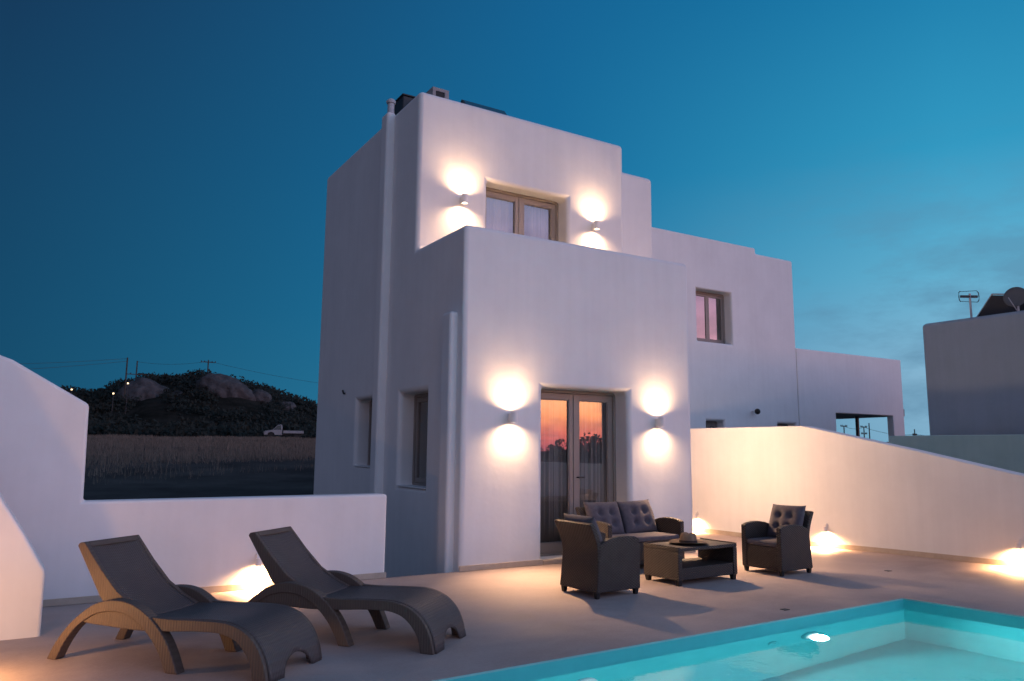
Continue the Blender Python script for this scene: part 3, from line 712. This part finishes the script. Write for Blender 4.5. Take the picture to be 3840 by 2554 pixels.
def low_lamp(loc, rz, label, watts=10, color=AMBER):
    """small hooded path lamp on a wall: throws its light down"""
    e = empty('path_lamp', loc, rz, label, 'wall lamp', 'small path lamps low on the garden walls')
    build('hood', lathe(bm_new(), [(.026, -.02), (.031, -.022), (.031, .055), (.0, .06)], 20, Matrix.Translation((0, -.07, 0))), M['lamp'], e)
    build('bracket', box(bm_new(), -.016, .016, -.04, -.001, .03, .10), M['lamp'], e, bevel=.004)
    build('lens', lathe(bm_new(), [(0, .004), (.025, .004), (.025, 0), (0, 0)], 20, Matrix.Translation((0, -.07, -.01))), M['lens'], e)
    spot(e, (0, -.07, -.025), (0, 0, -1), watts, 165, 1.0, color, .06); spot(e, (0, -.09, -.025), (0, -.9, -1), watts * .9, 100, 1.0, color, .05)

# ------------------------------------------------------------------ garden walls
gw = empty('garden_wall', (0, 0, 0), 0, 'low white wall behind the loungers rising in a slanted step at its left', 'wall')
bm = bm_new(); prism(bm, [(-8, -.5), (-.95, -.5), (-.95, .96), (-4.1, .96), (-4.12, 1.9), (-4.79, 2.30), (-4.9, 2.34), (-8, 2.34)], 'y', .035, .26)
build('wall', bm, M['plaster'], gw, bevel=.035, seg=4, angle=20)
skirt(gw, [((-7.9, .034), (-.94, .034))], .065, .013)
gw = empty('garden_wall', (0, 0, 0), 0, 'white wall end with a sloping top at the left edge, lit orange', 'wall')
bm = bm_new(); prism(bm, [(-8, -.4), (-4.37, -.4), (-4.38, .5), (-4.55, .80), (-4.73, 1.09), (-5.6, 2.5), (-8, 2.5)], 'y', -1.25, -1.0)
build('wall', bm, M['plaster'], gw, bevel=.03, seg=4, angle=15)
gw = empty('garden_wall', (0, 0, 0), 0, 'long white boundary wall at the right, level then sloping down, glowing warm', 'wall')
rw = [(6.02, 5.1), (6.10, 2.3), (6.17, -.30), (6.50, -1.9), (6.74, -3.35), (7.25, -6.3), (7.4, -10.2)]
rh = [1.92, 1.92, 1.92, 1.55, 1.20, 1.15, 1.15]
bm = bm_new(); rows = []
for (x, y), h in zip(rw, rh):
    rows.append([bm.verts.new(p) for p in ((x, y, -.5), (x + .25, y, -.5), (x + .25, y, h), (x, y, h))])
for a, b in zip(rows, rows[1:]):
    for k in range(4): bm.faces.new((a[k], a[(k + 1) % 4], b[(k + 1) % 4], b[k]))
bm.faces.new(rows[0]); bm.faces.new(rows[-1][::-1])
build('wall', bm, M['plaster'], gw, bevel=.02, seg=3, angle=60)
skirt(gw, [(p, q) for p, q in zip(rw[::-1], rw[::-1][1:])][::-1] if False else [(p, q) for p, q in zip(rw, rw[1:])], .075, .014)
gw = empty('garden_wall', (0, 0, 0), 0, 'grey green wall beyond the boundary wall, below the right hand building', 'wall')
bm = bm_new(); box(bm, 11, 11.22, -4.5, 1.27, -.6, 1.85); build('wall', bm, M['greenwall'], gw, bevel=.02)
gw = empty('garden_wall', (0, 0, 0), 0, 'low white wall across the far side of the pool, mirrored in the door', 'wall')
bm = bm_new(); box(bm, -20, 24, -10.75, -10.45, -.8, .95); build('wall', bm, M['plaster'], gw, bevel=.03)
low_lamp((6.10, 2.05, .27), -PI / 2, 'small lit path lamp in the corner between villa and long wall', 200)
low_lamp((6.24, -.62, .27), -PI / 2 + .2, 'small lit path lamp on the long wall behind the single armchair', 210)
low_lamp((6.715, -3.22, .27), -PI / 2 + .16, 'small lit path lamp on the long wall at the right edge of the photo', 260)
low_lamp((-2.42, .035, .27), 0, 'small lit path lamp on the low wall behind the second lounger', 190)
e = empty('bollard_lamp', (-5.02, -2.45, 0), 0, 'short lit bollard lamp on the patio left of the first lounger', 'lamp')
build('post', lathe(bm_new(), [(0, 0), (.06, 0), (.06, .01), (.035, .02), (.035, .26), (0, .26)], 20), M['lamp'], e)
build('globe', lathe(bm_new(), [(.03, .26), (.05, .28), (.05, .34), (.03, .36)], 20), M['lens'], e, smooth=True)
build('cap', lathe(bm_new(), [(0, .36), (.055, .36), (.055, .375), (0, .39)], 20), M['lamp'], e)
ld = bpy.data.lights.new('bulb_light', 'POINT'); ld.energy = 38; ld.color = (1.0, .48, .17); ld.shadow_soft_size = .05
o = bpy.data.objects.new('bulb_light', ld); COL.objects.link(o); o.parent = e; o.location = (.09, .0, .31)

# ------------------------------------------------------------------ neighbouring buildings
nb = empty('villa', (0, 0, 0), 0, 'white villa behind at right with one upper window and a low terrace wing', 'house')
def cut_box(x0, x1, y0, y1, z0, z1, cuts, bev=.05):
    bm = box(bm_new(), x0, x1, y0, y1, z0, z1); bmesh.ops.recalc_face_normals(bm, faces=bm.faces[:]); me = bpy.data.meshes.new('wall'); bm.to_mesh(me); bm.free()
    m2 = bake(me, bev, 4, 50, cuts); m2.name = 'wall'; return from_mesh('wall', m2, M['plaster'], nb)
YN = 5.2
bm = bm_new(); prism(bm, [(6.3, -.5), (6.3, 6.98), (11.68, 6.98), (11.68, 6.83), (13.18, 6.83), (13.18, -.5)], 'y', YN, 11); bmesh.ops.recalc_face_normals(bm, faces=bm.faces[:]); me = bpy.data.meshes.new('wall'); bm.to_mesh(me); bm.free()
m2 = bake(me, .07, 4, 50, [cbox(9.42, 10.66, YN - .2, YN + .5, 4.25, 5.60), cbox(9.65, 10.27, YN - .2, YN + .5, 1.3, 2.25), cbox(12.3, 13.02, YN - .2, YN + .5, 1.3, 2.24), cbox(6.6, 12.95, YN + .35, 10.7, .1, 6.5)])
m2.name = 'wall'; from_mesh('wall', m2, M['plaster'], nb)
cut_box(13.183, 18.1, YN + .002, YN + .21, -.5, 4.345, [cbox(14.78, 17.53, YN - .2, YN + .5, -.8, 2.60)], .025)
bm = bm_new(); prism(bm, [(13.2, YN + .22), (18.5, YN + .22), (18.62, 6.1), (18.95, 8.1), (13.2, 8.1)], 'z', 2.62, 2.84); build('terrace_roof', bm, M['cement'], nb, bevel=.01)
build('post', box(bm_new(), 17.52, 17.60, 6.4, 6.48, -.4, 2.62), M['dark'], nb)
def small_window(x0, x1, z0, z1, y):
    fr = .06; d = .06
    bm = bm_new(); box(bm, x0, x0 + fr, y, y + d, z0, z1); box(bm, x1 - fr, x1, y, y + d, z0, z1); box(bm, x0 + fr, x1 - fr, y, y + d, z1 - fr, z1); box(bm, x0 + fr, x1 - fr, y, y + d, z0, z0 + fr)
    e = build('window', bm, M['frame'], nb, bevel=.004); xm = (x0 + x1) / 2
    for a, b in ((x0 + fr + .003, xm - .002), (xm + .002, x1 - fr - .003)):
        st = .06; c, q = z0 + fr + .003, z1 - fr - .003; ya = y + .014
        bm = bm_new(); box(bm, a, a + st, ya, ya + .04, c, q); box(bm, b - st, b, ya, ya + .04, c, q); box(bm, a + st, b - st, ya, ya + .04, c, c + st); box(bm, a + st, b - st, ya, ya + .04, q - st, q)
        build('sash', bm, M['frame'], e, bevel=.003)
        build('pane', box(bm_new(), a + st + .001, b - st - .001, ya + .02, ya + .03, c + st + .001, q - st - .001), M['glass'], e)
small_window(9.42, 10.66, 4.25, 5.60, YN + .25); small_window(9.65, 10.27, 1.3, 2.25, YN + .25); small_window(12.3, 13.02, 1.3, 2.24, YN + .25)
wl = empty('outdoor_camera', (11.3, YN, 2.53), 0, 'small dark round device on a stub on the wall of the villa behind', 'camera')
build('mount', tube(bm_new(), [(0, 0, 0), (-.02, -.12, 0)], .03, 8), M['lamp'], wl)
bm = bm_new(); bmesh.ops.create_uvsphere(bm, u_segments=14, v_segments=10, radius=.075); bmesh.ops.translate(bm, verts=bm.verts[:], vec=(.02, -.16, -.01)); build('head', bm, M['black'], wl, smooth=True)

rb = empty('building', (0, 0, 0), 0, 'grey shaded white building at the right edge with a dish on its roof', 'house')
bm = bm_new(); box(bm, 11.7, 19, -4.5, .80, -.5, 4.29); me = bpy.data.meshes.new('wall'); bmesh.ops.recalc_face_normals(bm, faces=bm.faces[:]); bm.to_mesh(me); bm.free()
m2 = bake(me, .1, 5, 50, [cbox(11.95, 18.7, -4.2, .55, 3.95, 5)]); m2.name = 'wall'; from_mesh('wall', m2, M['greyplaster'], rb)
an = empty('tv_antenna', (12.15, -.05, 3.95), -.55, 'roof aerial with wire hoops on a thin mast at the right', 'aerial')
build('mast', tube(bm_new(), [(0, 0, 0), (0, 0, .92)], .022, 8), M['pipe'], an)
build('boom', box(bm_new(), -.2, .16, -.02, .02, .83, .88), M['dark'], an)
for x, s in ((-.2, -1), (.16, 1)):
    build('hoop', tube(bm_new(), [(x, 0, .74), (x + s * .03, 0, .78), (x + s * .035, 0, .86), (x + s * .03, 0, .94), (x, 0, .97)], .009, 6), M['dark'], an)
build('wire', tube(bm_new(), [(-.2, 0, .96), (.16, 0, .985)], .006, 5), M['dark'], an); build('wire', tube(bm_new(), [(-.2, 0, .75), (.16, 0, .735)], .006, 5), M['dark'], an)
sp_ = empty('solar_collector', (12.4, -.0, 3.95), 0, 'dark pitched solar collector behind the aerial on the right roof', 'solar collector')
bm = bm_new(); prism(bm, [(.30, .0), (-.36, .86), (-1.0, .74), (-1.1, .0)], 'x', 0, .9); build('panel', bm, M['dark'], sp_, bevel=.01)
for x in (.05, .85): build('rail', tube(bm_new(), [(x, .30, .03), (x, -.36, .89), (x, -1.0, .77)], .02, 6), M['pipe'], sp_)
ds = empty('satellite_dish', (12.2, -.92, 3.93), 0, 'round grey satellite dish on the right hand roof', 'satellite dish')
Mx = Matrix.Translation((0, 0, .72)) @ Matrix.Rotation(-PI / 2 + .2, 4, 'Y') @ Matrix.Rotation(.2, 4, 'X')
build('reflector', lathe(bm_new(), [(0, .0), (.08, .006), (.15, .02), (.21, .04), (.215, .032), (.15, .008), (.08, -.006), (0, -.012)], 28, Mx), M['dishgrey'], ds, smooth=True)
build('mast', tube(bm_new(), [(.06, 0, 0), (.06, 0, .72)], .022, 8), M['pipe'], ds)
build('feed_arm', tube(bm_new(), [(0, 0, .45), (-.3, 0, .68)], .01, 6), M['pipe'], ds)

# ------------------------------------------------------------------ sun loungers
def lounger(loc, rz, label):
    """s runs from the head foot (0) to the foot end, w across (0 = side towards the camera)"""
    e = empty('sun_lounger', loc, rz, label, 'sun lounger', 'brown woven sun loungers by the pool')
    outer = catmull([(0, 0, 0), (.05, .10, 0), (.12, .20, 0), (.21, .295, 0), (.33, .385, 0), (.43, .425, 0), (.52, .438, 0), (.62, .432, 0), (.72, .40, 0), (.835, .325, 0), (.93, .228, 0), (.992, .13, 0), (1.05, 0, 0)], 3)
    inner = catmull([(.075, 0, 0), (.115, .085, 0), (.165, .165, 0), (.235, .245, 0), (.335, .315, 0), (.42, .347, 0), (.505, .360, 0), (.60, .352, 0), (.685, .32, 0), (.78, .255, 0), (.86, .17, 0), (.915, .085, 0), (.955, 0, 0)], 3)
    for a, b in ((0, .075), (.565, .64)):
        bm = bm_new(); strip_prism(bm, outer, inner, 'y', a, b); build('arched_leg', bm, M['resin'], e, bevel=.008, seg=2, angle=50)
    top = [(.25, .272), (.335, .325), (.47, .368), (.70, .35), (.95, .343), (1.11, .349), (1.28, .354), (1.38, .349), (1.47, .325), (1.55, .278), (1.615, .205), (1.66, .11), (1.685, 0)]
    bot = [(.25, .270), (.36, .262), (.47, .258), (.70, .250), (.95, .262), (1.11, .276), (1.26, .283), (1.34, .280), (1.42, .258), (1.48, .22), (1.535, .155), (1.568, .085), (1.585, 0)]
    top = catmull([(*p, 0) for p in top], 3); bot = catmull([(*p, 0) for p in bot], 3)
    for a, b in ((.012, .058), (.582, .628)):
        bm = bm_new(); strip_prism(bm, top, bot, 'y', a, b); build('side_rail', bm, M['resin'], e, bevel=.006, angle=50)
    # seat: woven sheet that bends down into the foot end with an arched cut-out
    path = catmull([(.62, .335, 0), (.80, .338, 0), (.95, .342, 0), (1.11, .352, 0), (1.28, .358, 0), (1.385, .352, 0), (1.478, .327, 0), (1.56, .278, 0), (1.625, .205, 0), (1.67, .11, 0), (1.695, 0.0, 0)], 5)
    L = [0]
    for p, q in zip(path, path[1:]): L.append(L[-1] + (q - p).length)
    def along(l):
        for i in range(len(L) - 1):
            if l <= L[i + 1]:
                k = (l - L[i]) / (L[i + 1] - L[i]); return path[i].lerp(path[i + 1], k)
        return path[-1]
    nu, nw = 40, 24
    for name, th, m in (('seat', .0, M['resin_panel']),):
        bm = bm_new(); g = []
        for j in range(nw + 1):
            wv = .04 + .56 * j / nw; c = (wv - .335) / .15
            zc = .12 * math.sqrt(max(0, 1 - c * c)) if abs(c) < 1 else 0
            # cut length where the path height falls to zc
            lo_, hi = L[-1] * .5, L[-1]
            for _ in range(24):
                mid_ = (lo_ + hi) / 2
                if along(mid_).y > zc: lo_ = mid_
                else: hi = mid_
            col = []
            for i in range(nu + 1):
                p = along(lo_ * i / nu); dip = -.016 * (1 - ((wv - .32) / .28) ** 2) * min(1, max(0, (1.5 - p.x) / .3))
                col.append(bm.verts.new((p.x, wv, p.y + dip)))
            g.append(col)
        for a, b in zip(g, g[1:]):
            for i in range(nu): bm.faces.new((a[i], a[i + 1], b[i + 1], b[i]))
        bmesh.ops.recalc_face_normals(bm, faces=bm.faces[:])
        bmesh.ops.solidify(bm, geom=bm.faces[:], thickness=.014)
        build('seat', bm, m, e, smooth=True)
    # backrest: two wedge cheeks, a top bar and a lattice panel
    bk = empty('backrest', (0, 0, 0)); bk.parent = e
    front = [(.155, .806), (.31, .628), (.46, .480), (.60, .395), (.725, .338)]
    back = [(.70, .315), (.50, .355), (.36, .395), (.325, .43), (.10, .775), (.112, .797)]
    bm = bm_new()
    for a, b in ((.078, .112), (.528, .562)): prism(bm, front + back, 'y', a, b)
    prism(bm, [(.155, .806), (.185, .772), (.137, .735), (.10, .775), (.112, .797)], 'y', .112, .528)
    bf = build('backrest_frame', bm, M['resin'], e, bevel=.007, angle=30)
    fp = catmull([(*p, 0) for p in front], 8)
    bm = bm_new(); g = []
    for j in range(13):
        wv = .108 + .424 * j / 12; dip = -.018 * (1 - ((wv - .32) / .212) ** 2)
        g.append([bm.verts.new((p.x + dip * .6, wv, p.y + dip * .7 - .004)) for p in fp])
    for a, b in zip(g, g[1:]):
        for i in range(len(fp) - 1): bm.faces.new((a[i], a[i + 1], b[i + 1], b[i]))
    bmesh.ops.recalc_face_normals(bm, faces=bm.faces[:]); bmesh.ops.solidify(bm, geom=bm.faces[:], thickness=.010)
    build('woven_panel', bm, M['resin_panel'], bf, smooth=True)
    bpy.data.objects.remove(bk)
    bm = bm_new(); box(bm, .40, .45, .06, .58, .27, .31); box(bm, .84, .89, .06, .58, .265, .315); build('cross_bar', bm, M['resin'], e, bevel=.005)
    e.scale = (1.08, 1.07, 1.0)
    return e
lounger((-4.34, -2.02, 0), math.radians(-49.5), 'brown woven lounger nearest the left wall, its side lit orange')
lounger((-3.11, -1.90, 0), math.radians(-49.5), 'brown woven lounger nearer the pool, in front of the lit low wall')

# ------------------------------------------------------------------ rattan set
def pillow(w, h, t, tufts, n=28):
    """a plump square cushion with buttoned dimples, lying in xz, thickness along y"""
    bm = bm_new(); sides = []
    for s in (1, -1):
        g = []
        for i in range(n + 1):
            row = []
            for j in range(n + 1):
                u, v = -1 + 2 * i / n, -1 + 2 * j / n
                edge = max(0, (1 - abs(u) ** 3.2)) ** .55 * max(0, (1 - abs(v) ** 3.2)) ** .55
                y = t / 2 * edge
                for (a, b) in tufts:
                    d2 = ((u - a) * w / 2) ** 2 + ((v - b) * h / 2) ** 2; y -= t * .32 * math.exp(-d2 / .0016) + t * .10 * math.exp(-d2 / .006)
                y += .004 * noise.noise((u * 3, v * 3, s * 2.0)) * edge
                pin = 1 - .05 * (1 - (abs(u) ** 4)) * (abs(v) ** 6); pin2 = 1 - .05 * (1 - (abs(v) ** 4)) * (abs(u) ** 6)
                row.append((u * w / 2 * pin2, s * y, v * h / 2 * pin))
            g.append(row)
        sides.append(g)
    vv = {}
    def gv(s, i, j):
        b = i in (0, n) or j in (0, n); k = (0 if b else s, i, j)
        if k not in vv:
            p = sides[s][i][j]; vv[k] = bm.verts.new((p[0], 0 if b else p[1], p[2]))
        return vv[k]
    for s in (0, 1):
        for i in range(n):
            for j in range(n): bm.faces.new((gv(s, i, j), gv(s, i + 1, j), gv(s, i + 1, j + 1), gv(s, i, j + 1)))
    return bm
TUFT = [(-.33, .28), (.33, .28), (-.33, -.34), (.33, -.34)]
ARM = [(.0, .06), (.022, .25), (.04, .44), (.045, .525), (.10, .555), (.20, .588), (.32, .605), (.44, .605), (.55, .592), (.615, .572), (.615, .06)]
def seat_unit(name, loc, rz, width, ncush, label, cat, cush_tilt=.38):
    """local: u (=x) forwards from the back, v (=y) across, centred"""
    e = empty(name, loc, rz, label, cat, 'dark rattan seats with grey cushions')
    hw = width / 2
    for s in (1, -1):
        bm = bm_new(); prism(bm, ARM, 'y', s * hw, s * (hw - .07)); build('armrest', bm, M['rattan'], e, bevel=.014, seg=3, angle=28)
    bo = [(.0, .06), (.018, .25), (.030, .42), (.012, .54), (-.035, .65), (-.085, .745)]; bi = [(.06, .06), (.08, .25), (.088, .43), (.068, .56), (.022, .675), (-.028, .757)]
    bo = catmull([(*p, 0) for p in bo], 3); bi = catmull([(*p, 0) for p in bi], 3)
    bm = bm_new(); strip_prism(bm, bo, bi, 'y', -hw + .008, hw - .008); build('backrest', bm, M['rattan'], e, bevel=.014, seg=3, angle=50)
    bm = bm_new(); box(bm, .07, .602, -hw + .072, hw - .072, .062, .335); build('seat_base', bm, M['rattan'], e, bevel=.012)
    bm = bm_new(); box(bm, .10, .61, -hw + .078, hw - .078, .337, .405); sc_ = build('seat_cushion', bm, M['cushion'], e, bevel=.026, seg=4)
    for u in (.035, .575):
        for s in (1, -1):
            bm = bm_new(); v0 = s * (hw - .04); prism(bm, [(u - .026, v0 - .026), (u + .026, v0 - .026), (u + .026, v0 + .026), (u - .026, v0 + .026)], 'z', .0, .06)
            for q in bm.verts:
                if q.co.z < .01: q.co.x = u + (q.co.x - u) * .72; q.co.y = v0 + (q.co.y - v0) * .72
            build('leg', bm, M['black'], e, bevel=.003)
    cw = (width - .15) / ncush
    for k in range(ncush):
        v0 = -hw + .075 + cw * (k + .5)
        bm = pillow(cw * 1.02 if ncush > 1 else cw + .06, .46, .16, TUFT)
        Mx = Matrix.Translation((.10, v0, .605)) @ Matrix.Rotation(PI / 2 + random.uniform(-.04, .04), 4, 'Z') @ Matrix.Rotation(random.uniform(-.03, .03), 4, 'Y') @ Matrix.Rotation(-cush_tilt, 4, 'X')
        for q in bm.verts: q.co = Mx @ q.co
        build('back_cushion', bm, M['cushion'], e, smooth=True)
    return e
seat_unit('armchair', (.385, -1.925, 0), math.radians(4), .60, 1, 'dark rattan armchair seen from behind at the left of the coffee table', 'armchair')
seat_unit('armchair', (3.845, -1.86, 0), math.radians(182.5), .60, 1, 'dark rattan armchair facing left, in front of the glowing wall', 'armchair')
seat_unit('sofa', (2.20, -.34, 0), math.radians(-90 + 1.0), 1.30, 2, 'dark rattan two seat sofa with tufted cushions in front of the glass door', 'sofa')

tb = empty('coffee_table', (1.665, -2.075, 0), math.radians(2.2), 'dark rattan coffee table with open shelf between the armchairs', 'coffee table')
TW, TD = .98, .56
for x in (0, TW - .065):
    bm = bm_new(); box(bm, x, x + .065, 0, TD, .06, .372); build('end_panel', bm, M['rattan'], tb, bevel=.01)
bm = bm_new(); box(bm, 0, TW, 0, TD, .374, .412); tt = build('tabletop', bm, M['rattan'], tb, bevel=.01, seg=3)
for x in (0, TW - .03): build('rim', box(bm_new(), x, x + .03, 0, TD, .413, .423), M['rattan'], tt, bevel=.004)
bm = bm_new(); box(bm, .067, TW - .067, .008, TD - .008, .062, .195); build('shelf', bm, M['rattan'], tb, bevel=.01)
for x in (.04, TW - .04):
    for y in (.04, TD - .04):
        bm = bm_new(); prism(bm, [(x - .03, y - .03), (x + .03, y - .03), (x + .03, y + .03), (x - .03, y + .03)], 'z', 0, .06)
        for q in bm.verts:
            if q.co.z < .01: q.co.x = x + (q.co.x - x) * .75; q.co.y = y + (q.co.y - y) * .75
        build('leg', bm, M['black'], tb, bevel=.003)

ht = empty('sun_hat', (2.10, -1.79, .4135), .5, 'brown wide brimmed felt hat lying on the rattan coffee table', 'hat')
bm = bm_new(); lathe(bm, [(.098, .008), (.15, .006), (.20, .012), (.225, .022), (.228, .026), (.20, .018), (.15, .012), (.100, .016)], 40)
for v in bm.verts:
    a = math.atan2(v.co.y, v.co.x); rr = math.hypot(v.co.x, v.co.y); v.co.z += .010 * math.sin(2 * a + .6) * ss(.1, .22, rr) + .003
build('brim', bm, M['felt'], ht, smooth=True)
bm = bm_new(); lathe(bm, [(.104, .012), (.101, .04), (.096, .07), (.088, .10), (.074, .122), (.05, .130), (.025, .124), (0, .118)], 40)
for v in bm.verts:
    if v.co.z > .09: v.co.z -= .018 * math.exp(-(v.co.y / .022) ** 2) * ss(.09, .12, v.co.z)
build('crown', bm, M['felt'], ht, smooth=True)
build('hat_band', lathe(bm_new(), [(.1045, .016), (.106, .018), (.104, .042), (.1025, .044)], 40), M['band'], ht, smooth=True)

# ------------------------------------------------------------------ what the door glass mirrors: trees and a pole beyond the far wall
def crown_mesh(seed):
    random.seed(seed); V = []; F = []
    for _ in range(9):
        leaf_clump(V, F, (random.uniform(-1.6, 1.6), random.uniform(-1.2, 1.2), random.uniform(2.2, 3.9)), (random.uniform(.7, 1.2),) * 2 + (random.uniform(.5, .9),), 150, .17)
    me = bpy.data.meshes.new('crown'); me.from_pydata(V, [], F); me.materials.append(M['scrub']); return me
crowns = [crown_mesh(3), crown_mesh(5), crown_mesh(9)]
trunk_me = None
random.seed(21)
for i, x in enumerate((17, 21, 25.5, 29, 32.5, 35.2, 38.3, 41.5, 45, 49.5, 54)):
    y = -52 + random.uniform(-3, 3); sc_ = random.uniform(.95, 1.2); z = ground_z(x, y)
    e = empty('olive_tree', (x, y, z), random.uniform(0, 6), 'dark tree in the row beyond the far wall, mirrored in the glass door', 'tree', 'trees beyond the far wall')
    e.scale = (sc_ * 1.4, sc_ * 1.4, sc_ * 1.18)
    c = bpy.data.objects.new('crown', crowns[i % 3]); COL.objects.link(c); c.parent = e
    if trunk_me is None:
        bm = bm_new(); tube(bm, [(0, 0, -.3), (.1, .05, 1.2), (-.05, .1, 2.4), (.05, 0, 3.2)], .2, 8, .07)
        for ang in (.3, 2.4, 4.4): tube(bm, [(0, .05, 1.6), (.6 * math.cos(ang), .6 * math.sin(ang), 2.4), (1.1 * math.cos(ang), 1.0 * math.sin(ang), 3.0)], .09, 6, .03)
        trunk_me = bpy.data.meshes.new('trunk'); bm.to_mesh(trunk_me); bm.free(); trunk_me.materials.append(M['bark'])
    c = bpy.data.objects.new('trunk', trunk_me); COL.objects.link(c); c.parent = e
pole((36.7, -50, ground_z(36.7, -50)), 2.4 - ground_z(36.7, -50), [], 'plain pole among the trees mirrored in the left pane of the door', .12, 'poles beyond the far wall')

# ------------------------------------------------------------------ render
scene.render.engine = 'CYCLES'
cy = scene.cycles
cy.max_bounces = 10; cy.diffuse_bounces = 5; cy.glossy_bounces = 5; cy.transmission_bounces = 8; cy.transparent_max_bounces = 16
cy.caustics_reflective = False; cy.caustics_refractive = True; cy.sample_clamp_indirect = 4.0; cy.blur_glossy = 0.5
cy.use_denoising = True
try: cy.denoiser = 'OPENIMAGEDENOISE'
except Exception: pass
vs = scene.view_settings
vs.view_transform = 'Standard'; vs.look = 'None'; vs.exposure = 0.0; vs.gamma = 1.0
bpy.context.view_layer.update()
